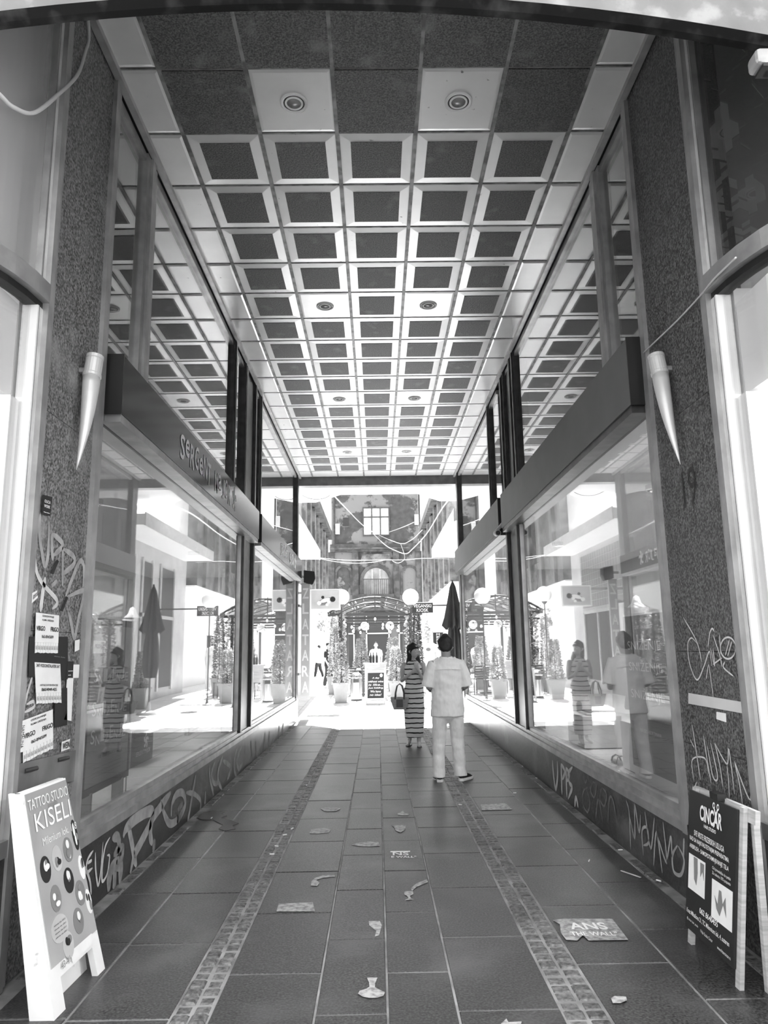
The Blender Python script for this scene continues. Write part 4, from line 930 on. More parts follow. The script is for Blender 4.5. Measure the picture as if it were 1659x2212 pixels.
flyer(k5, ((540,1300),(572,1285),(575,1210),(542,1218)), 'torn white paper scrap at the right edge of the left pier, upper', (), 'paper', 'paper', name='paper_scrap')
flyer(k5, ((528,1490),(568,1488),(573,1392),(530,1392)), 'white paper scrap at the right edge of the left pier, lower', (), 'paper', 'paper', name='paper_scrap')
flyer(k5, ((228,948),(272,908),(268,855),(232,875)), 'little white sticker above the upper flyer on the left pier', [('EDDOG', .5, .5, .8, .4, 'ink')], 'paper', 'sticker', name='sticker')
flyer(k5, ((478,1488),(525,1485),(532,1370),(490,1368)), 'small black leaflet right of the plumber flyer', [('----', .5, .4, .7, .04, 'white_ink'), ('--', .4, .15, .4, .04, 'white_ink')], 'ink', 'leaflet', name='leaflet', lift=.002)
flyer(k5, ((460,1790),(515,1800),(530,1490),(485,1490)), 'shredded white poster remnant low on the left pier', (), 'paper', 'poster', name='poster_remnant')
flyer(k5, ((390,1850),(485,1830),(485,1560),(400,1570)), 'black torn poster remnant behind the lower flyers on the left pier', (), 'ink', 'poster', name='poster_remnant')
flyer(k5, ((140,2030),(178,2020),(190,1805),(155,1812)), 'narrow white sticker with sideways capitals left of the lower flyer', (), 'paper', 'sticker', name='sticker', lift=.004)
e_ = [o for o in COL.objects if o.get('label', '').startswith('narrow white sticker')][0]
q = [onx(k5(*p), XL+.0095) for p in ((160,2000),(165,1830))]; text('NAMAUNA', M['ink'], e_, (q[0]+q[1])/2, (0,0,-1), (0,1,0), (q[1]-q[0]).length*.95, .032, lift=.001)
flyer(k5, ((360,730),(385,740),(425,645),(410,632)), 'strip of black tape across the grey graffiti, upper one on the left pier', (), 'ink', 'tape', name='tape_strip', lift=.002)
flyer(k5, ((435,1000),(452,1008),(492,905),(478,898)), 'strip of black tape across the grey graffiti, lower one on the left pier', (), 'ink', 'tape', name='tape_strip', lift=.002)
flyer(k6b, ((478,1645),(418,1625),(418,1580),(475,1590)), 'small white printed sticker on the right pier above the tall white tag', [('III', .5, .5, .8, .4, 'ink')], 'paper', 'sticker', x=XR+.0085, name='sticker')

# ------------------------------------------------------------------ left A-frame board (tattoo studio)
H = .945
fl_, fr_ = Vector((-1.452, 3.598, 0)), Vector((-1.423, 4.132, 0)); tl_, tr_ = Vector((-1.70, 3.66, H)), Vector((-1.675, 4.10, H))
e = empty('sandwich_board', (-1.6, 3.87, 0), 'white A-frame pavement board with round tattoo pictures on the left', 'sign')
F1 = Frame(fl_, fr_, tl_)
def quad(F_, a0, a1, b0, b1, m, name, par, t=.03, lift=-.03):
    return MB().sheet([F_.p(a0,b0,lift), F_.p(a1,b0,lift), F_.p(a1,b1,lift), F_.p(a0,b1,lift)], F_.n, t).build(name, m, par)
# front panel tapering to the top
def tq(a0, a1, b0, b1, lift, t, m, name, par):
    def P(a, b_): return fl_.lerp(fr_, a).lerp(tl_.lerp(tr_, a), b_)+F1.n*lift
    return MB().sheet([P(a0,b0), P(a1,b0), P(a1,b1), P(a0,b1)], F1.n, t).build(name, m, par)
tq(0, 1, .14, 1, -.03, .03, M['wood_white'], 'front_panel', e)
tq(0, .2, 0, .14, -.03, .03, M['wood_white'], 'leg', e); tq(.84, 1, 0, .14, -.03, .03, M['wood_white'], 'leg', e)
pr = tq(.06, .985, .2, .99, .0, .004, M['tattoo_print'], 'print_sheet', e)
bl2, br2 = Vector((-1.56, 3.60, 0)), Vector((-1.54, 4.13, 0))
mb = MB(); mb.sheet([bl2, br2, tr_+Vector((-.035,0,0)), tl_+Vector((-.035,0,0))], (1,0,0), .025); mb.build('rear_panel', M['wood_white'], e)
# the near side is boarded, white
MB().poly([fl_+Vector((-.01,0,.0)), fl_+Vector((-.11,0,0)), tl_+Vector((-.06,0,0)), tl_+Vector((-.005,0,0))], (0,1,0), .02).build('side_board', M['wood_white'], e)
def PT(a, b_, l=.0045): return fl_.lerp(fr_, a).lerp(tl_.lerp(tr_, a), b_)+F1.n*l
u_ = (fr_-fl_).normalized(); v_ = (tl_-fl_).normalized()
text('TATTOO STUDIO', M['white_ink'], pr, PT(.52,.935), u_, v_, .40, .048); text('KISELI', M['white_ink'], pr, PT(.55,.845), u_, v_, .36, .085); text('Milenium lok. 118', M['white_ink'], pr, PT(.62,.745), u_, v_, .35, .036)
MB().poly([PT(a,b_,.005) for a, b_ in ((.48,.885),(.48,.905),(.62,.905),(.62,.92),(.70,.895),(.62,.87),(.62,.885))], F1.n, .001).build('arrow', M['grey_ink'], pr)
def ov(a, b_, ra, rb, m, name, par, l=.005):
    return MB().poly([PT(a+ra*math.cos(k*.314), b_+rb*math.sin(k*.314), l) for k in range(20)], F1.n, .0015).build(name, m, par)
spots = [(.22,.62,'ink'),(.47,.64,'jewel_print'),(.72,.65,'grey_ink'),(.93,.70,'ink'),(.32,.47,'grey_ink'),(.62,.51,'ink'),(.93,.53,'paper'),(.80,.42,'grey_ink'),(.30,.335,'jewel_print'),(.66,.305,'grey_ink'),(.93,.355,'paper'),(.40,.24,'jewel_print')]
rnd = random.Random(5)
for i, (a, b_, m_) in enumerate(spots):
    ra = .10 if i not in (8,) else .16; rb = .062 if i not in (3,) else .08
    if a+ra > .98: ra = .98-a if .98-a > .05 else .06; 
    o_ = ov(a, b_, ra, rb, M[m_], 'round_picture', pr)
    if i == 8:
        for j in range(4): text('slova na slici', M['ink'], o_, PT(a, b_+.027-j*.018, .007), u_, v_, .11, .008)
    else:
        mm = M['paper' if m_ in ('ink', 'grey_ink') else 'ink']
        for j in range(3): ov(a+rnd.uniform(-.03,.03), b_+rnd.uniform(-.03,.03), ra*rnd.uniform(.2,.42), rb*rnd.uniform(.2,.42), mm if j % 2 == 0 else M['spray_dim'], 'picture_detail', o_, .007+.0012*j)
tq(.42, .86, .155, .205, .004, .0015, M['paper'], 'blank_label', e); text('43-41', M['grey_ink'], pr, PT(.30,.18), u_, v_, .09, .03)

# ------------------------------------------------------------------ right board (hair studio)
H = .80; bl = Vector((1.665,4.325,0)); br = Vector((1.665,3.745,0)); tl = Vector((1.735,4.255,H)); tr = Vector((1.745,3.70,H))
e = empty('sandwich_board', (1.72, 4.03, 0), 'black hair salon board on pale wooden legs on the right', 'sign')
F2 = Frame(bl, br, tl)
def P2(a, b_, l=0): return bl.lerp(br, a).lerp(tl.lerp(tr, a), b_)+F2.n*l
def q2(a0, a1, b0, b1, l, t, m, name, par): return MB().sheet([P2(a0,b0,l), P2(a1,b0,l), P2(a1,b1,l), P2(a0,b1,l)], F2.n, t).build(name, m, par)
for a in (0, .925):
    q2(a, a+.075, 0, 1.02, -.03, .022, M['wood_pale'], 'leg', e)
MB().bar(Vector((1.80,4.30,0)), tl+Vector((.07,.02,0)), .03, .03).build('rear_leg', M['wood_pale'], e); MB().bar(Vector((1.80,3.72,0)), tr+Vector((.06,0,0)), .03, .03).build('rear_leg', M['wood_pale'], e)
q2(-.06, 1.12, .94, 1.02, -.055, .024, M['wood_pale'], 'crossbar', e)
bd = q2(-.01, .94, .10, 1.0, -.006, .012, M['board_black'], 'board', e)
bu, bv = F2.u, (tl-bl).normalized()
def t2(s_, a, b_, w_, h_, m='white_ink', **k): return text(s_, M[m], bd, P2(a, b_, .007), bu, bv, w_*.58, h_*.8, **k)
t2('CINCAR', .47, .885, .44, .10, bold=.03); t2('HAIR STUDIO', .46, .81, .24, .022, bold=.02)
for i in (-1, 1):
    MB().ribbon([P2(.57+i*.05,.83,.007), P2(.565,.90,.007), P2(.56-i*.035,.955,.007)], .012, bu, bv, F2.n, .001).build('scissor_blade', M['white_ink'], bd, fixn=False)
    c_ = [(.56+i*.04+.018*math.cos(k*.6), .965+.016*math.sin(k*.6)) for k in range(12)]
    MB().ribbon([P2(a,b_,.007) for a, b_ in c_], .007, bu, bv, F2.n, .001).build('scissor_ring', M['white_ink'], bd, fixn=False)
t2('SVE VRSTE FRIZERSKIH USLUGA', .44, .735, .6, .036, bold=.01); t2('RAD SA NAJKVALITETNIJIM PREPARATIMA', .44, .685, .78, .036, bold=.01); t2('AIRBRUSH - SAMOPOTAMNJIVANJE TELA', .44, .635, .78, .036, bold=.01)
t2('Od ponedeljka do petka', .70, .585, .34, .024); t2('Za subotu 10% popusta', .70, .555, .34, .024)
p1 = q2(.03, .38, .36, .585, .006, .001, M['paper'], 'photo_print', bd); p2 = q2(.52, .90, .29, .52, .006, .001, M['paper'], 'photo_print', bd)
for (pp, cx_, cy_, shp) in ((p1, .2, .47, [(-.06,.11),(.02,.11),(.03,.02),(.01,-.06),(-.04,-.03),(-.05,.04)]), (p1, .31, .5, [(-.03,.07),(.05,.07),(.05,-.03),(.02,.02),(-.02,-.02)]), (p2, .68, .41, [(-.10,.02),(-.04,-.02),(-.02,.07),(.02,.07),(.05,-.0),(.10,.05),(.12,-.06),(.06,.0),(.0,-.08),(-.06,-.05)])):
    MB().poly([P2(cx_+a, cy_+b_, .0075) for a, b_ in shp], F2.n, .001).build('photo_figure', M['grey_ink'], pp)
t2('062 8640455', .48, .275, .36, .036, bold=.02); t2('Knez Mihailova 21, TC Milennium lok. 4, suteren', .45, .215, .84, .034, bold=.01); t2('@ cincar_hair_studio', .16, .165, .24, .02); t2('f Hair Studio Cincar', .45, .155, .24, .02); t2('www.frizercincar.rs', .78, .145, .24, .02)
MB().box(1.735, 1.78, 3.93, 4.02, H+.0, H+.035).build('clip', M['black'], e)

# ------------------------------------------------------------------ window displays
def lamp_row(s, ys, power, z, x):
    for k, y in enumerate(ys):
        e = empty('shop_lamp', (x, y, z-.05), 'recessed lamp in the %s shop ceiling, %s from the street' % ('left' if s < 0 else 'right', ('first', 'second', 'third', 'fourth')[k]), 'lamp')
        MB().lathe([(.10,.049),(.10,.0),(.08,-.01),(.078,.03)], (x,y,z-.05), seg=16, cap=False).build('ring', M['lamp_chrome'], e)
        MB().lathe([(.0005,.02),(.077,.02)], (x,y,z-.05), seg=16).build('reflector', M['white'], e)
        ld = bpy.data.lights.new('lamp_light', 'AREA'); ld.shape = 'DISK'; ld.size = .15; ld.energy = power
        o = bpy.data.objects.new('lamp_light', ld); COL.objects.link(o); o.parent = e; o.location = (0,0,-.02)
lamp_row(-1, (5.8, 8.0, 12.5, 15.5), 22, 3.28, XL-1.3)
lamp_row(1, (5.9, 8.0, 12.5, 15.5), 30, 3.36, XR+1.2)
# left: sale poster in a black frame, small card stands
xp = XL-.13
q = [onx(p, xp) for p in ((178,1700),(272,1662),(283,1352),(203,1352))]
ya, yb = 5.05, 5.86
e = empty('sale_poster', (xp, (ya+yb)/2, .72), 'framed dark sale poster with jumbled white capitals inside the left window', 'poster')
ya, yb, za, zb = q[0].y, q[1].y, .70, 1.79
for y0, y1, z0, z1 in ((ya-.03,yb+.03,za-.05,za),(ya-.03,yb+.03,zb,zb+.05),(ya-.03,ya,za,zb),(yb,yb+.03,za,zb)): B(xp-.012, xp+.012, y0, y1, z0, z1).build('frame', M['black'], e)
sh = B(xp-.01, xp+.006, ya, yb, za, zb).build('sheet', M['poster'], e)
FP = Frame((xp+.006,ya,za), (xp+.006,yb,za), (xp+.006,ya,zb))
B(xp-.01, xp+.0, yb+.03, yb+.034, .5, .70).build('foot', M['alu'], e); B(xp-.06, xp+.02, ya+.1, ya+.13, .5, .66).build('foot', M['alu'], e); B(xp-.06, xp+.02, yb-.13, yb-.1, .5, .66).build('foot', M['alu'], e)
for vy in (.66, .45, .28):
    for i, ch in enumerate('SNIŽENJE'):
        up = i % 2 == 0; FP.text(ch, M['white_ink'], sh, .13+i*.105, vy+(.02 if up else -.005), .085, .085 if up else .06, lift=.002)
FP.text('na deo asortimana', M['ink'], sh, .55, .17, .55, .03, lift=.002)
for j in range(3): FP.text('popust vazi uz ranije cene u radnji i traje do isteka zaliha', M['ink'], sh, .5, .10-j*.025, .66, .009, lift=.002)
FP.rect(.03, .30, .82, .90, M['paper'], sh, 'label', lift=.001); FP.text('PRODAJA %', M['ink'], sh, .17, .86, .2, .035, lift=.004); FP.text('2. JULI - 24.08.2025', M['grey_ink'], sh, .62, .86, .5, .022, lift=.002)
def card(x, y0, y1, z0, z1, label, txt, m):
    e = empty('display_card', (x, (y0+y1)/2, z0), label, 'sign'); b_ = B(x-.008, x+.008, y0, y1, z0+.004, z1).build('panel', M[m], e); B(x-.06, x-.009, y0+.02, y0+.04, z0, z1-.1).build('prop', M['alu'], e)
    text(txt, M['white_ink'], b_, (x+.0085, (y0+y1)/2, z0+(z1-z0)*.3), (0,1,0), (0,0,1), (y1-y0)*.7, (z1-z0)*.16, lift=.002)
    fm = MB(); cy_, cz_ = y0+(y1-y0)*.62, z0+(z1-z0)*.62
    for k in range(5):
        a = k*1.256; fm.ribbon([(x+.0085,cy_,cz_),(x+.0085,cy_+.05*math.cos(a+.5),cz_+.05*math.sin(a+.5)),(x+.0085,cy_+.075*math.cos(a),cz_+.075*math.sin(a))], .03, (0,1,0), (0,0,1), (1,0,0), .002)
    fm.build('flower_emblem', M['white_ink'], b_, fixn=False); return e
card(-2.38, 7.35, 8.0, .502, .84, 'dark card with a white flower emblem on the left display platform', 'SERGENT MAJOR', 'poster_card')
card(-2.5, 10.9-.9, 10.55, .502, .86, 'dark card farther along the left display platform', 'sergent major', 'poster_card')
# hanging garment with scarf on a stand (left) and on the right
def mannequin(x, y, z, label, m1, m2, sc=1):
    e = empty('dress_form', (x,y,z), label, 'mannequin')
    MB().lathe([(.16,0),(.16,.015),(.02,.03),(.015,.9*sc)], (x,y,z), seg=16).build('stand', M['steel_dark'], e)
    t = [(.10,.88),(.15,.95),(.14,1.05),(.115,1.18),(.15,1.34),(.17,1.45),(.07,1.52),(.045,1.58),(.0005,1.60)]
    MB().tube([(x,y,z+h*sc) for r_, h in t], [(r_, r_*.65) for r_, h in t], 20, (0,1,0)).build('torso', M[m1], e, smooth=True)
    mb = MB(); sg = 24; pr_ = [(.165,1.47),(.16,1.3),(.13,1.15),(.17,.95),(.23,.6),(.26,.45)]
    vs = []
    for r_, h in pr_:
        for k in range(sg): a = 6.283*k/sg; rr = r_*(1+.09*math.cos(8*a)*(1.5-h)); vs.append((x+rr*.7*math.cos(a), y+rr*math.sin(a), z+h*sc))
    mb.add(vs, [(i*sg+k,i*sg+(k+1)%sg,(i+1)*sg+(k+1)%sg,(i+1)*sg+k) for i in range(5) for k in range(sg)]); mb.build('garment', M[m2], e, smooth=True)
mannequin(-2.75, 8.3, .502, 'dress form in a long grey garment inside the left window', 'linen', 'cloth_grey')
mannequin(2.7, 7.6, .502, 'dress form in a pale summer dress inside the right window', 'linen', 'cloth_white')
# right: pedestals, posters, shoes
def pedestal(x0, x1, y0, y1, h, label):
    e = empty('display_plinth', ((x0+x1)/2, (y0+y1)/2, .502), label, 'plinth'); B(x0, x1, y0, y1, .512, .502+h).build('box', M['shop_white'], e, bevel=.004); B(x0+.01, x1-.01, y0+.01, y1-.01, .502, .5118).build('shadow_foot', M['black'], e)
pedestal(2.2, 2.62, 8.1, 8.75, .34, 'low white display plinth with folded clothes in the right window')
pedestal(2.2, 2.75, 6.25, 6.85, .42, 'low white display plinth behind the right window sale poster')
e = empty('folded_shirt', (2.42, 8.4, .842), 'folded pale shirt on the low white plinth', 'shirt'); 
B(2.27, 2.55, 8.2, 8.55, .843, .865).build('body', M['cloth_white'], e, bevel=.008); B(2.3, 2.42, 8.22, 8.5, .8655, .885).build('sleeve_fold', M['cloth_grey'], e, bevel=.006); B(2.43, 2.52, 8.3, 8.44, .8655, .88).build('collar', M['cloth_white'], e, bevel=.005)
MB().lathe([(.03,0),(.034,.06),(.03,.10),(.018,.115),(.0005,.118)], (2.32,8.65,.843), seg=14).build('candle_jar', M['cloth_grey'], label='small grey jar on the low white plinth', cat='jar', smooth=True)
xq = XR+.16; q = [onx(p, xq) for p in ((1473,1672),(1368,1635),(1365,1330),(1455,1325))]; ya, yb, za, zb = 5.42, 6.3, .62, 1.83
e = empty('sale_poster', (xq, (ya+yb)/2, .502), 'grey sale poster on a white board inside the right window', 'poster')
bb = B(xq, xq+.02, ya, yb, za, zb).build('board', M['poster_right'], e); B(xq+.021, xq+.05, ya-.04, yb+.04, .502, zb+.02).build('backing', M['shop_white'], e)
FQ = Frame((xq,yb,za), (xq,ya,za), (xq,yb,zb))
for vy in (.80, .66, .48): FQ.text('SNIŽENJE', M['white_ink'], bb, .5, vy, .82, .09, lift=.002)
FQ.text('NA DEO ASORTIMANA', M['white_ink'], bb, .52, .25, .5, .022, lift=.002); FQ.text('2. 07. - 24.08.2025', M['white_ink'], bb, .52, .92, .4, .02, lift=.002)
def sandal(x, y, label):
    e = empty('sandal', (x,y,.502), label, 'shoe'); z = .502
    MB().poly([(x-.035,y-.12,z),(x+.03,y-.12,z),(x+.045,y-.03,z),(x+.045,y+.08,z),(x+.02,y+.13,z),(x-.02,y+.13,z),(x-.042,y+.07,z),(x-.035,y-.02,z)], (0,0,1), .022).build('sole', M['straw'], e)
    MB().tube([(x-.045,y+.05,z+.02),(x-.03,y+.05,z+.06),(x,y+.05,z+.075),(x+.03,y+.05,z+.06),(x+.047,y+.05,z+.02)], (.02,.006), 8, (0,1,0)).build('strap', M['leather'], e); MB().tube([(x-.036,y-.07,z+.02),(x-.03,y-.1,z+.07),(x,y-.115,z+.085),(x+.03,y-.1,z+.07),(x+.034,y-.07,z+.02)], (.012,.004), 8, (0,1,0)).build('ankle_strap', M['leather'], e)
sandal(2.24, 7.12, 'single strappy sandal on the white platform of the right window'); 

# ------------------------------------------------------------------ floor stickers and litter
def sticker(K, pts, label, m='sticker', name='floor_sticker', cat='sticker'):
    return MB().poly([onz(K(*p), .0022) for p in pts], (0,0,1), .0012).build(name, M[m], label=label, cat=cat, group='worn stickers on the paving')
sticker(c2, [(1303,1865),(1378,1865),(1362,1905),(1360,1935),(1400,1955),(1432,1970),(1420,1995),(1380,2008),(1320,2010),(1270,2000),(1240,1980),(1250,1960),(1300,1945),(1320,1930),(1318,1900)], 'white carafe shaped sticker on the paving nearest the camera')
sticker(c2, [(655,1390),(670,1335),(915,1325),(930,1390)], 'worn rectangular sticker with rays beside the left cobble strip')
sticker(c2, [(900,1205),(905,1175),(930,1150),(985,1133),(1070,1130),(1075,1140),(990,1148),(940,1165),(963,1185),(945,1208)], 'white sticker of a bottle pouring into a carafe, left of the middle')
sticker(c2, [(1315,1460),(1395,1460),(1410,1490),(1390,1560),(1360,1570),(1370,1530),(1320,1490)], 'ragged white sticker remnant left of the central joint')
sticker(c3, [(245,1250),(262,1245),(300,1245),(290,1225),(330,1190),(405,1160),(413,1180),(330,1215),(303,1240),(308,1265),(285,1280),(290,1298),(310,1303),(250,1308),(272,1298),(265,1280),(243,1268)], 'white sticker of a bottle pouring into a wine glass')
sticker(c2, [(890,830),(905,800),(1000,793),(1045,805),(1030,825),(960,832)], 'faded oval sticker on the left beside the raised slab edge')
sticker(c2, [(970,655),(1010,642),(1090,642),(1115,655),(1080,672),(1000,672)], 'faded oval sticker farthest up the left middle slabs')
sticker(c2, [(1190,912),(1230,900),(1320,890),(1385,893),(1395,920),(1320,925),(1250,922)], 'long ragged sticker remnant left of the central joint, farther up')
sticker(c3, [(790,625),(970,615),(1018,660),(800,665)], 'pale rectangular sticker right of the right cobble strip')
s10 = sticker(c4, [(115,1290),(190,1280),(540,1280),(655,1430),(370,1435),(330,1395),(290,1435),(210,1430),(170,1380),(165,1320)], 'large torn white sticker with capitals beside the right cobble strip')
sticker(c3, [(195,690),(235,668),(245,685),(280,690),(270,702),(200,700)], 'small torn sticker remnant on the middle slabs behind the white capitals')
sticker(c3, [(150,775),(255,770),(250,805),(215,825),(180,810),(172,785)], 'pear shaped sticker remnant on the middle slabs')
sticker(c3, [(935,2197),(975,2160),(990,2185),(1085,2180),(1080,2197),(1080,2230),(935,2230)], 'torn white sticker cut by the bottom of the picture')
sticker(c4, [(530,1850),(560,1835),(640,1840),(645,1865),(600,1885),(545,1885)], 'round faded sticker right of the right cobble strip near the camera')
def ftext(K, t_, u0, u1, v0, v1, par, m):
    a = onz(K(u0,v1)); b_ = onz(K(u1,v1)); c_ = onz(K((u0+u1)/2,v0)); mid = (a+b_)/2
    o = (mid+c_)/2; o.z = .0036; return text(t_, M[m], par, o, (b_-a).normalized(), Vector((0,1,0)), (b_-a).length, (c_.y-mid.y), bold=.02, lift=0)
e = empty('floor_lettering', onz(c3(200,985), .002), 'worn white capitals stencilled on a middle slab', 'sticker')
MB().poly([onz(c3(*p), .0022) for p in ((145,958),(285,956),(285,963),(143,966))], (0,0,1), .001).build('line', M['white_ink'], e)
ftext(c3, 'NS', 160, 275, 966, 990, e, 'white_ink'); ftext(c3, 'E WALL"', 150, 330, 995, 1008, e, 'white_ink')
ftext(c4, 'ANS', 230, 500, 1310, 1360, s10, 'white_ink'); ftext(c4, 'THE WALL"', 240, 580, 1375, 1405, s10, 'white_ink')
rnd = random.Random(9)
for i, (K, u, v) in enumerate(((c2,870,492),(c2,766,806),(c2,714,850),(c2,655,932),(c2,622,990),(c2,190,728),(c3,645,633),(c3,1035,548),(c3,1090,355),(c3,1190,440),(c4,600,795),(c4,375,873),(c4,875,1018))):
    p = onz(K(u,v)); a = rnd.random()*3; d = Vector((math.cos(a), math.sin(a), 0))*.018; p.z = .012
    MB().tube([p-d, p+d], .005, 6).build('cigarette_butt', M['white'], label='cigarette butt lying on the paving', cat='litter', group='cigarette butts on the paving')
p0, p1 = onz(c4(605,942)), onz(c4(745,990)); p0.z = p1.z = .008
MB().bar(p0, p1, .012, .004).build('paper_strip', M['spray'], label='thin pale strip of litter on the paving by the right wall', cat='litter')

# ------------------------------------------------------------------ cables and lamp at the passage mouth
xc = XL+.02
pts = [onx(p, xc) for p in ((183,20),(192,75),(185,110),(168,160),(130,200),(75,243),(30,232),(0,205),(-40,170))]
pts[0].z += .12
cable(pts, .011, 'loose grey cable looping down the left granite pier')
pts = [onx(p, XR-.02) for p in ((1390,762),(1440,715),(1475,680),(1512,640),(1545,600),(1590,556)) ]
cable(pts, .006, 'thin pale cable crossing the right granite pier', 'alu_light')
p = onx((1662,150), 1.9); e = empty('floodlight', p, 'grey metal floodlight bracket at the top right corner', 'light')
B(p.x-.08, p.x+.2, p.y-.05, p.y+.05, p.z-.0, p.z+.08).build('housing', M['alu'], e, bevel=.02); B(p.x-.05, p.x+.17, p.y-.04, p.y+.04, p.z-.015, p.z-.001).build('lens', M['black'], e); MB().bar((p.x+.12,p.y,p.z+.06), (p.x+.12, 3.0, p.z+.14), .03, .02).build('bracket', M['alu'], e); B(p.x+.02, p.x+.08, p.y-.02, p.y+.03, p.z-.06, p.z-.016).build('hinge', M['alu'], e, bevel=.01)
# small camera between the right sign bands
p = Vector((XR-.15, 10.675, onx((1092,1140), XR-.12).z)); e = empty('security_camera', p, 'small white bullet camera between the two right sign bands', 'camera')
MB().tube([p+Vector((0,-.08,0)), p+Vector((0,.09,.02))], .045, 14).build('body', M['white'], e); MB().tube([p+Vector((0,-.1,0)), p+Vector((0,-.081,0))], .035, 12).build('lens', M['black'], e); MB().tube([p+Vector((.0,.0,.045)), p+Vector((.13,.02,.2))], .025, 8).build('arm', M['alu_light'], e)

# ================================================================== PEOPLE
def remesh(mb, name, m, parent, vox, smooth=4, label=None, disp=0, dscale=6, seed=0):
    me = bpy.data.meshes.new('tmp'); base = BASE[parent]
    me.from_pydata([p-base for p in mb.v], [], mb.f); bm = bmesh.new(); bm.from_mesh(me); bmesh.ops.recalc_face_normals(bm, faces=bm.faces); bm.to_mesh(me); bm.free()
    o = bpy.data.objects.new('tmp', me); COL.objects.link(o)
    r = o.modifiers.new('r', 'REMESH'); r.mode = 'VOXEL'; r.voxel_size = vox
    if smooth: q = o.modifiers.new('s', 'SMOOTH'); q.factor = .5; q.iterations = smooth
    dg = bpy.context.evaluated_depsgraph_get(); me2 = bpy.data.meshes.new_from_object(o.evaluated_get(dg))
    bpy.data.objects.remove(o); bpy.data.meshes.remove(me); me2.name = name
    if disp:
        ns = [v.normal.copy() for v in me2.vertices]
        for v, n in zip(me2.vertices, ns):
            c = Vector((v.co.x*dscale+v.co.z*1.5, v.co.y*dscale, v.co.z*dscale*1.1+seed))
            v.co += n*(disp*(mnoise.noise(c)+.5*mnoise.noise(c*2.1)))
    for p in me2.polygons: p.use_smooth = True
    me2.materials.clear(); me2.materials.append(m)
    return link(name, me2, None, parent, base, label)

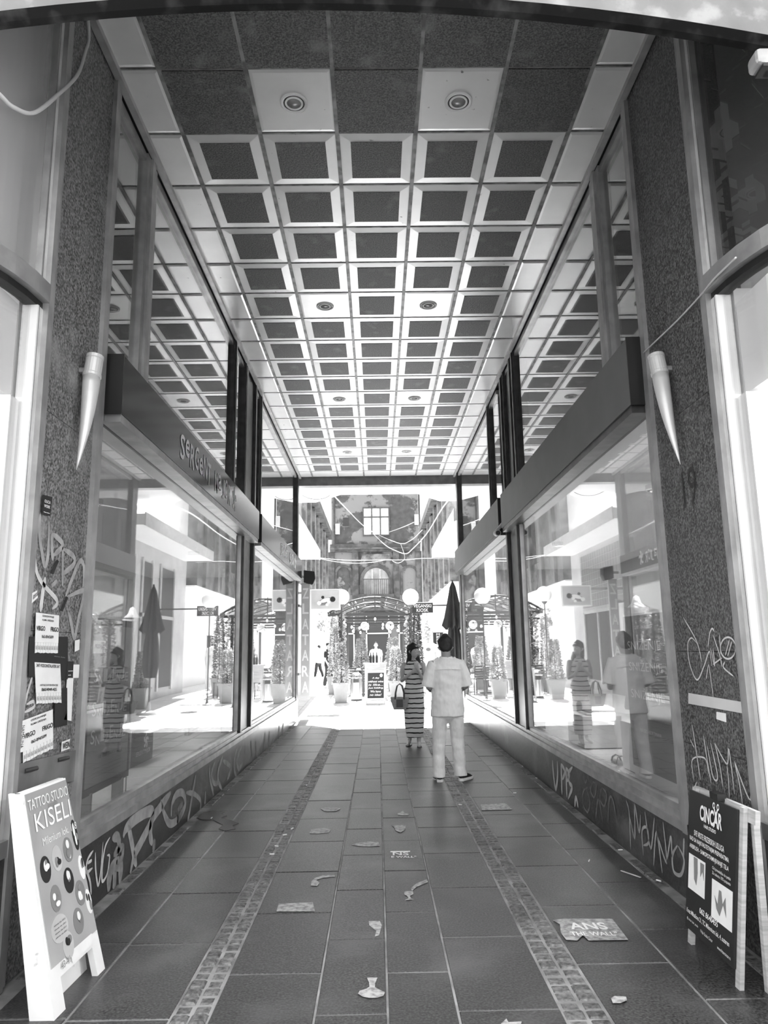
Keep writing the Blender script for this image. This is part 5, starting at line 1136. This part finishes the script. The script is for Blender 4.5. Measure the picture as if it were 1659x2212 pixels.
class Fig:
    """local axes: x to the figure's right, y forward, z up; h scales a 1.72 m figure"""
    def __init__(s, e, heading, h):
        s.e = e; s.k = h/1.72; s.M = Matrix.Translation(BASE[e]) @ Matrix.Rotation(R(heading), 4, 'Z') @ Matrix.Scale(s.k, 4)
        s.rot = Matrix.Rotation(R(heading), 3, 'Z')
    def w(s, p): return s.M @ Vector(p)
    def tube(s, mb, pts, rad, seg=14, side=(1,0,0), flat=False):
        if flat:
            return mb.tube([s.w(p) for p in pts], [((r_[0]*s.k, r_[1]*s.k) if isinstance(r_, tuple) else r_*s.k) for r_ in rad], seg, s.rot @ Vector(side))
        rad = [(r*s.k if not isinstance(r, tuple) else (r[0]*s.k, r[1]*s.k)) for r in rad]
        # round the ends with extra small rings
        P = [Vector(p) for p in pts]
        d0 = (P[0]-P[1]).normalized(); d1 = (P[-1]-P[-2]).normalized()
        mn = lambda r: min(r) if isinstance(r, tuple) else r
        r0, r1 = rad[0], rad[-1]; sc = lambda r, q: (r[0]*q, r[1]*q) if isinstance(r, tuple) else r*q
        P = [P[0]+d0*mn(r0)/s.k*.55] + P + [P[-1]+d1*mn(r1)/s.k*.55]; rad = [sc(r0,.5)] + rad + [sc(r1,.5)]
        mb.tube([s.w(p) for p in P], rad, seg, s.rot @ Vector(side))
    def hand(s, mb, wr, d, nrm, thumb, curl=.5):
        wr, d, nrm, thumb = Vector(wr), Vector(d).normalized(), Vector(nrm).normalized(), Vector(thumb).normalized()
        s.tube(mb, [wr, wr+d*.04, wr+d*.085], [(.024,.018),(.036,.016),(.038,.014)], 10, tuple(thumb))
        for i, L in enumerate((.066,.076,.072,.056)):
            b_ = wr+d*.085+thumb*(.027-.018*i); c = b_; dd = d.copy(); pts = [b_-d*.012]; 
            for q in range(3):
                dd = (dd+nrm*curl*.75).normalized(); c = c+dd*L*(.45,.32,.23)[q]; pts.append(c)
            s.tube(mb, pts, [.0088,.0085,.008,.0068], 8)
        b_ = wr+d*.025+thumb*.03; s.tube(mb, [wr+d*.015+thumb*.012, b_, b_+(d*.7+thumb*.6).normalized()*.035, b_+(d*.9+thumb*.35+nrm*.25).normalized()*.065], [.014,.0125,.0105,.008], 8)
    def head(s, mb, neck, yaw=0, pitch=0):
        """returns a function mapping head local points to figure local"""
        Mx = Matrix.Translation(Vector(neck)) @ Matrix.Rotation(R(yaw), 4, 'Z') @ Matrix.Rotation(R(pitch), 4, 'X')
        f = lambda x, y, z: Mx @ Vector((x, y, z))
        sv = tuple((Mx.to_3x3() @ Vector((1,0,0))))
        rings = [(.0,.045,.022,.022),(.02,.046,.046,.05),(.055,.028,.060,.074),(.10,.012,.070,.092),(.145,.004,.0745,.098),(.185,0,.068,.090),(.215,-.004,.048,.066)]
        s.tube(mb, [f(0,c,z) for z, c, a, b_ in rings], [(a,b_) for z, c, a, b_ in rings], 20, sv)
        s.tube(mb, [f(0,.098,.118), f(0,.112,.092), f(0,.118,.076)], [(.008,.010),(.011,.012),(.014,.010)], 10, sv)      # nose
        s.tube(mb, [f(0,.088,.045), f(0,.094,.030)], [(.02,.008),(.018,.008)], 8, sv)      # lips and chin
        s.tube(mb, [f(-.03,.082,.135), f(.03,.082,.135)], [(.012,.012),(.012,.012)], 8, (0,0,1))   # brow
        for q in (-1, 1): s.tube(mb, [f(q*.071,-.002,.125), f(q*.094,-.014,.105), f(q*.073,-.002,.075)], [.009,.013,.008], 8)
        return f
    def face(s, f, eye_m, lip_m):
        for q in (-1, 1): MB().ball(s.w(f(q*.030,.083,.108)), .011*s.k, 10, 6).build('eye', eye_m, s.e, smooth=True)
        mb = MB(); mb.tube([s.w(f(-.022,.091,.046)), s.w(f(0,.099,.048)), s.w(f(.022,.091,.046))], [.002*s.k,.005*s.k,.002*s.k], 8); mb.build('mouth', lip_m, s.e, smooth=True)
        for q in (-1, 1): MB().tube([s.w(f(q*.045,.083,.127)), s.w(f(q*.03,.092,.132)), s.w(f(q*.015,.092,.129))], .003*s.k, 6).build('eyebrow', M['hair'], s.e)
    def body(s, mb, arms, legs, torso_lean=0):
        T = [(0,0,.86),(0,0,.95),(0,.0,1.06),(0,.005,1.20),(0,0,1.34),(0,-.01,1.43)]
        s.tube(mb, T, [(.15,.10),(.165,.115),(.135,.095),(.155,.11),(.17,.105),(.12,.08)], 20)
        s.tube(mb, [(0,-.01,1.42),(0,.005,1.50),(0,.02,1.545)], [.062,.055,.055], 14)
        for A in arms: s.tube(mb, A, [.058,.052,.044,.040,.034,.026][:len(A)] if len(A) == 6 else [.056,.046,.042,.027], 12)
        for Lg in legs: s.tube(mb, Lg, [.088,.075,.056,.055,.038], 14)

# ---- man in pale linen, seen from behind
Xm, Ym = .86, 9.32
e = empty('person', (Xm, Ym, 0), 'man seen from behind in a pale linen shirt and trousers, looking down at his hands', 'person')
f = Fig(e, 4, 1.715); mb = MB()
fl1, fr1 = (-.135,-.03,.09), (.135,.0,.09)
legs = [[(-.09,0,.88),(-.105,.01,.70),(-.12,.01,.48),(-.13,-.02,.30),fl1], [(.09,0,.88),(.105,.01,.70),(.12,.015,.48),(.13,-.01,.30),fr1]]
armsR = [(.18,-.01,1.405),(.21,-.02,1.26),(.23,-.02,1.12),(.19,.16,1.07),(.13,.28,1.09)]
armsL = [(-.18,-.01,1.405),(-.21,-.02,1.26),(-.225,-.02,1.12),(-.18,.16,1.08),(-.08,.28,1.10)]
T = [(0,0,.86),(0,0,.95),(0,.0,1.06),(0,.005,1.20),(0,0,1.34),(0,-.01,1.43)]
f.tube(mb, T, [(.15,.10),(.165,.115),(.145,.10),(.16,.115),(.175,.105),(.12,.08)], 20)
f.tube(mb, [(0,-.015,1.42),(0,0,1.49),(0,.012,1.54)], [.064,.060,.060], 14)
for A in (armsR, armsL): f.tube(mb, A, [.058,.05,.044,.04,.028], 12)
for L_ in legs: f.tube(mb, L_, [.088,.075,.056,.055,.038], 14)
for F_, q in ((fl1,-.02),(fr1,.06)): f.tube(mb, [(F_[0],F_[1],.06),(F_[0]+q,F_[1]+.1,.045),(F_[0]+q*1.6,F_[1]+.16,.035)], [.036,.036,.028], 10)
f.hand(mb, armsR[-1], (-.5,.8,.15), (-.6,-.4,.3), (0,.2,1), .7); f.hand(mb, armsL[-1], (.5,.8,.15), (.6,-.4,.3), (0,.2,1), .7)
hf = f.head(mb, (0,.01,1.495), -8, -16)
remesh(mb, 'body', M['skin_dark'], e, .0065, 3); f.face(hf, M['white'], M['leather'])
mb = MB()
sv = f.rot @ Vector((1,0,0))
rings = [(.055,-.06,.055,.040),(.085,-.05,.078,.055),(.13,-.03,.093,.082),(.175,-.010,.096,.104),(.215,-.002,.086,.098),(.25,-.004,.058,.068)]
f.tube(mb, [hf(0,c,z) for z, c, a, b_ in rings], [(a,b_) for z, c, a, b_ in rings], 20)
f.tube(mb, [hf(-.05,.055,.185), hf(0,.075,.20), hf(.05,.055,.185)], [.022,.028,.022], 10)
remesh(mb, 'hair', M['hair'], e, .008, 2, disp=.006, dscale=22)
# trousers
mb = MB()
f.tube(mb, [(0,0,.74),(0,0,.80),(0,0,.92),(0,.0,1.02)], [(.15,.11),(.176,.128),(.178,.132),(.155,.115)], 22)
for L_ in legs:
    x = L_[2][0]; q = 1 if x > 0 else -1
    f.tube(mb, [(q*.095,0,.84),(q*.105,.0,.68),(q*.115,.01,.50),(q*.125,-.005,.30),(L_[4][0],L_[4][1],.17),(L_[4][0],L_[4][1]-.01,.05)], [(.10,.115),(.094,.104),(.084,.09),(.075,.082),(.073,.082),(.08,.092)], 18, flat=True)
remesh(mb, 'trousers', M['linen_trouser'], e, .0085, 2, disp=.009, dscale=9)
# shirt
mb = MB()
f.tube(mb, [(0,-.005,.765),(0,-.005,.88),(0,-.005,1.05),(0,-.005,1.20),(0,-.01,1.33),(0,-.012,1.40),(0,-.015,1.445),(0,-.015,1.475)], [(.208,.158),(.206,.156),(.195,.146),(.198,.142),(.20,.134),(.185,.118),(.13,.098),(.07,.07)], 24, flat=True)
for A in (armsR, armsL):
    q = 1 if A[0][0] > 0 else -1
    f.tube(mb, [(q*.09,-.01,1.405),(q*.17,-.012,1.395),(q*.212,-.02,1.28),(q*.245,-.015,1.12)], [(.055,.085),(.072,.085),(.076,.082),(.084,.088)], 16, flat=True)
sh = remesh(mb, 'shirt', M['linen'], e, .0085, 2, disp=.011, dscale=8, seed=3)
mb = MB(); mb.tube([f.w((.072*math.cos(a), -.012+.066*math.sin(a), 1.475+.008*math.sin(a))) for a in [i*math.pi/10 for i in range(20)]+[0]], [.017*f.k]*21, 8); 
remesh(mb, 'collar', M['linen'], e, .006, 2)
seam = [(x, -.150+1.0*x*x, 1.335-.12*abs(x)**1.5) for x in [(-.165+.33*i/14) for i in range(15)]]
MB().tube([f.w(p) for p in seam], [.004*f.k]*15, 6).build('yoke_seam', M['cloth_white'], sh)
# shoes
def shoe(f, F_, ang, up, so, L=.27):
    r = Matrix.Rotation(R(ang), 3, 'Z'); c = Vector((F_[0], F_[1]-.06, 0)); P = lambda x, y, z: f.w(c + r @ Vector((x, y, z)))
    out = [(.0,-.03),(.036,-.015),(.042,.06),(.046,.15),(.04,.21),(.0,L-.02),(-.036,.21),(-.042,.15),(-.036,.06),(-.034,-.015)]
    mb = MB(); n = len(out); vs = [P(x*s_, y, z) for z, s_ in ((.002,.95),(.012,1.03),(.034,1.0)) for x, y in out]
    mb.add(vs, [(k*n+i,k*n+(i+1)%n,(k+1)*n+(i+1)%n,(k+1)*n+i) for k in range(2) for i in range(n)]+[tuple(reversed(range(n))), tuple(range(2*n,3*n))]); mb.build('shoe_sole', so, f.e, smooth=False)
    mb = MB(); mb.tube([P(0,-.015,.07), P(0,.02,.062), P(0,.09,.055), P(0,.16,.045), P(0,.215,.034)], [(.03*f.k,.035*f.k),(.038*f.k,.042*f.k),(.04*f.k,.038*f.k),(.04*f.k,.026*f.k),(.03*f.k,.012*f.k)], 14, f.rot @ r @ Vector((1,0,0)))
    mb.build('shoe', up, f.e, smooth=True)
shoe(f, fl1, -6, M['shoe_black'], M['shoe_white']); shoe(f, fr1, -42, M['shoe_black'], M['shoe_white'])

# ---- woman in a striped long dress
Xw, Yw = .60, 12.5
e = empty('person', (Xw, Yw, 0), 'dark haired woman in a long striped dress turning her head aside', 'person')
f = Fig(e, 172, 1.655); mb = MB()     # faces the camera
legs = [[(-.075,0,.88),(-.08,.02,.70),(-.07,.03,.48),(-.075,.02,.28),(-.075,.06,.08)], [(.075,0,.88),(.08,.0,.70),(.085,-.02,.48),(.085,-.08,.28),(.10,-.10,.09)]]
arR = [(.165,-.01,1.385),(.195,.0,1.24),(.20,.0,1.10),(.12,.14,1.16),(.02,.17,1.24)]           # her right arm, bent over the chest
arL = [(-.165,-.01,1.385),(-.195,.0,1.24),(-.20,-.01,1.10),(-.15,.15,1.16),(-.10,.20,1.29)]
f.tube(mb, [(0,0,.86),(0,0,.95),(0,.0,1.06),(0,.005,1.20),(0,0,1.34),(0,-.01,1.42)], [(.14,.10),(.155,.11),(.12,.09),(.14,.105),(.15,.095),(.09,.07)], 20)
f.tube(mb, [(0,-.01,1.41),(0,.0,1.48),(0,.01,1.54)], [.048,.043,.045], 14)
for A in (arR, arL): f.tube(mb, A, [.046,.042,.037,.032,.022], 12)
for L_ in legs: f.tube(mb, L_, [.085,.07,.05,.048,.032], 14)
for L_ in legs: p = L_[-1]; f.tube(mb, [(p[0],p[1],.07),(p[0]*1.15,p[1]+.08,.04),(p[0]*1.25,p[1]+.14,.026)], [.03,.03,.022], 10)
f.hand(mb, arR[-1], (-.9,.1,.3), (0,-.9,.1), (.1,.2,1), .25); f.hand(mb, arL[-1], (.3,.1,.9), (.2,-.8,.1), (.8,.3,.2), .6)
hf = f.head(mb, (0,.005,1.49), 60, 2)
remesh(mb, 'body', M['skin'], e, .006, 3); f.face(hf, M['white'], M['leather'])
mb = MB()
rings = [(-.05,-.05,.07,.05),(.03,-.048,.078,.060),(.10,-.032,.086,.080),(.15,-.014,.086,.098),(.19,-.004,.082,.100),(.225,-.002,.062,.078),(.243,-.004,.035,.045)]
sv = f.rot @ Vector((1,0,0))
f.tube(mb, [hf(0,c,z) for z, c, a, b_ in rings], [(a,b_) for z, c, a, b_ in rings], 20, tuple(Matrix.Rotation(R(60),3,'Z') @ Vector((1,0,0))))
f.tube(mb, [hf(-.06,.05,.16), hf(-.03,.085,.165), hf(.03,.085,.165), hf(.06,.05,.16)], [.02,.022,.022,.02], 10)       # fringe
f.tube(mb, [(0.02,-.05,1.52),(.05,-.05,1.42),(.075,-.03,1.33),(.085,.02,1.24)], [(.075,.06),(.08,.06),(.06,.05),(.03,.03)], 14)
f.tube(mb, [(-.02,-.05,1.52),(-.06,-.045,1.42),(-.085,.0,1.34)], [(.07,.06),(.07,.055),(.04,.04)], 14)
remesh(mb, 'hair', M['hair'], e, .008, 3, disp=.006, dscale=18)
mb = MB()
f.tube(mb, [(.0,.0,.15),(.0,.0,.26),(.0,.0,.45),(.0,.0,.65),(0,0,.85),(0,0,.95),(0,0,1.07),(0,.008,1.22),(0,.0,1.34),(0,-.005,1.41)], [(.135,.13),(.155,.14),(.172,.14),(.18,.135),(.178,.13),(.172,.125),(.142,.105),(.158,.125),(.155,.108),(.09,.078)], 24, flat=True)
remesh(mb, 'dress', M['stripes'], e, .008, 3, disp=.008, dscale=6)
mb = MB(); mb.tube([f.w((.062*math.cos(a), -.002+.06*math.sin(a), 1.432+.002*math.sin(a))) for a in [i*math.pi/10 for i in range(20)]+[0]], [.009*f.k]*21, 8); mb.build('neckband', M['black'], e, smooth=True)
for L_ in legs:
    p = L_[-1]; MB().poly([f.w(q) for q in ((p[0]-.035,p[1]-.04,.0),(p[0]+.035,p[1]-.04,.0),(p[0]*1.2+.042,p[1]+.10,.0),(p[0]*1.25,p[1]+.17,.0),(p[0]*1.2-.042,p[1]+.10,.0))], (0,0,1), .016).build('sandal_sole', M['leather'], e)
    MB().tube([f.w((p[0]*1.18-.036,p[1]+.08,.012)), f.w((p[0]*1.18,p[1]+.085,.062)), f.w((p[0]*1.18+.036,p[1]+.08,.012))], [(.018,.005)]*3, 8, (0,1,0)).build('sandal_strap', M['leather'], e)
# straw handbag on her right forearm (screen left)
hb_ = f.w((.235,.10,.62)); e2 = empty('handbag', hb_, 'woven straw tote bag with a leather patch hanging from the woman in stripes', 'bag')
fb = Fig(e2, 172, 1.655*.86)
def ring(hw, hd, z): return [(-hw,-hd,z),(hw,-hd,z),(hw,hd,z),(-hw,hd,z)]
vs = ring(.12,.05,0)+ring(.155,.06,.10)+ring(.19,.055,.24)+ring(.185,.05,.24)+ring(.115,.045,.02)
mb = MB(); mb.add([fb.w(p) for p in vs], [(3,2,1,0)]+[(k*4+i,k*4+(i+1)%4,k*4+4+(i+1)%4,k*4+4+i) for k in range(4) for i in range(4)]+[(16,17,18,19)]); mb.build('body', M['straw'], e2)
B_ = [fb.w(p) for p in ((-.065,.064,.05),(.065,.064,.05),(.065,.0665,.20),(-.065,.0665,.20))]; MB().sheet(B_, (fb.w((0,1,0))-fb.w((0,0,0))).normalized(), .006).build('patch', M['leather'], e2)
for d in (-.052, .052):
    MB().tube([fb.w(p) for p in ((-.09,d,.2),(-.085,d*.9,.32),(-.05,d*.5,.46),(.0,0,.50),(.05,d*.5,.46),(.085,d*.9,.32),(.09,d,.2))], [.011]*7, 8).build('handle', M['leather'], e2, smooth=True)

# ---- figures farther off
def walker(px, Y, h, heading, label, top, bottom, skirt=False, swing=.12, hairm='hair', short=True, bend=0, z=None, glasses=False, lookyaw=0):
    z = ramp(Y) if z is None else z; p = ony((px, 1400), Y)
    e = empty('person', (p.x, Y, z), label, 'person'); f = Fig(e, heading, h); mb = MB()
    lg = [[(-.08,0,.88),(-.085,.03+swing*.3,.68),(-.085,swing*.6,.48),(-.085,swing*.8,.28),(-.085,swing,.08)], [(.08,0,.88),(.085,-.0,.68),(.085,-swing*.2,.48),(.085,-swing*.7,.28),(.085,-swing,.09)]]
    ar = [[(.175,0,1.40),(.22,-.02,1.24),(.24,-.03,1.10),(.235,.04,.98),(.23,.1,.86)], [(-.175,0,1.40),(-.22,.0,1.24),(-.24,.0,1.10),(-.23,.06,.98),(-.22,.12,.87)]]
    f.tube(mb, [(0,0,.86),(0,0,.95),(0,.0,1.06),(0,.005,1.20),(0,0,1.34),(0,-.01,1.43)], [(.15,.10),(.16,.115),(.14,.095),(.155,.11),(.17,.105),(.12,.08)], 18)
    f.tube(mb, [(0,-.01,1.42),(0,0,1.49),(0,.01,1.54)], [.058,.054,.054], 12)
    for A in ar: f.tube(mb, A, [.054,.048,.042,.036,.026], 10)
    for L_ in lg:
        f.tube(mb, L_, [.085,.07,.055,.052,.036], 12); q = L_[-1]; f.tube(mb, [(q[0],q[1],.055),(q[0],q[1]+.1,.04),(q[0],q[1]+.16,.03)], [.034,.034,.026], 8)
    for A, sx in ((ar[0],1),(ar[1],-1)): f.hand(mb, A[-1], (0,.35,-.9), (-sx,0,0), (0,.9,.3), .35)
    hf = f.head(mb, (0,.005,1.495), lookyaw, 0); remesh(mb, 'body', M['skin'], e, .009, 2); f.face(hf, M['white'], M['leather'])
    mb = MB(); rings = [(.09,-.05,.05,.045),(.14,-.028,.08,.078),(.18,-.008,.081,.093),(.215,-.002,.066,.08),(.236,-.004,.04,.05)]
    f.tube(mb, [hf(0,c,zz) for zz, c, a, b_ in rings], [(a,b_) for zz, c, a, b_ in rings], 16); remesh(mb, 'hair', M[hairm], e, .012, 2)
    mb = MB(); f.tube(mb, [(0,0,.82),(0,0,.95),(0,0,1.08),(0,0,1.22),(0,-.005,1.35),(0,-.01,1.43)], [(.195,.14),(.19,.14),(.178,.13),(.185,.135),(.19,.125),(.12,.09)], 18)
    for A, q in ((ar[0],1),(ar[1],-1)): f.tube(mb, [(q*.12,-.005,1.40),(q*.20,-.01,1.36),(q*.232,-.015,1.18)], [.07,.075,.075], 12)
    remesh(mb, 'shirt', top, e, .012, 3, disp=.01, dscale=6, seed=px)
    mb = MB(); f.tube(mb, [(0,0,.78),(0,0,.86),(0,0,.97)], [(.16,.12),(.178,.13),(.165,.12)], 16)
    for L_ in lg: f.tube(mb, [(L_[0][0],0,.86)]+L_[1:3]+([] if short else [L_[3], (L_[4][0],L_[4][1],.11)]), [.105,.095,.085]+([] if short else [.075,.07]), 12)
    remesh(mb, 'shorts' if short else 'trousers', bottom, e, .012, 3)
    for L_ in lg: shoe(f, L_[-1], 0, M['shoe_white'], M['shoe_white'])
    if glasses:
        for q in (-1, 1): MB().tube([f.w(hf(q*.05,.092,.11)), f.w(hf(q*.012,.1,.11))], (.004,.014), 8, (1,0,0)).build('sunglass_lens', M['black'], e)
    return e, f, hf
e, f, hf = walker(925, 25.6, 1.84, 178, 'man in sunglasses and a printed pale t-shirt walking out of the courtyard', M['cloth_white'], M['linen'], glasses=True)
mb = MB(); mb.poly([f.w((.075*math.cos(k*.42)*1.0, .14, 1.24+.05*math.sin(k*.42))) for k in range(15)], f.rot @ Vector((0,1,0)), .012); mb.build('shirt_print', M['grey_ink'], e)
walker(949, 27.4, 1.74, 170, 'person in a white striped shirt behind the man in linen', M['cloth_white'], M['cloth_white'], swing=.08)
walker(689, 36.5, 1.56, 60, 'person in a white shirt and dark trousers walking at the far left of the courtyard', M['cloth_white'], M['cloth_dark'], short=False, swing=.2, z=.2)
walker(709, 27.5, 1.62, 250, 'person in dark clothes behind the climbing greenery on the left', M['cloth_dark'], M['cloth_dark'], short=False)
walker(812, 30.0, 1.62, 185, 'pale figure standing deep under the pergola', M['cloth_white'], M['cloth_grey'], short=False)
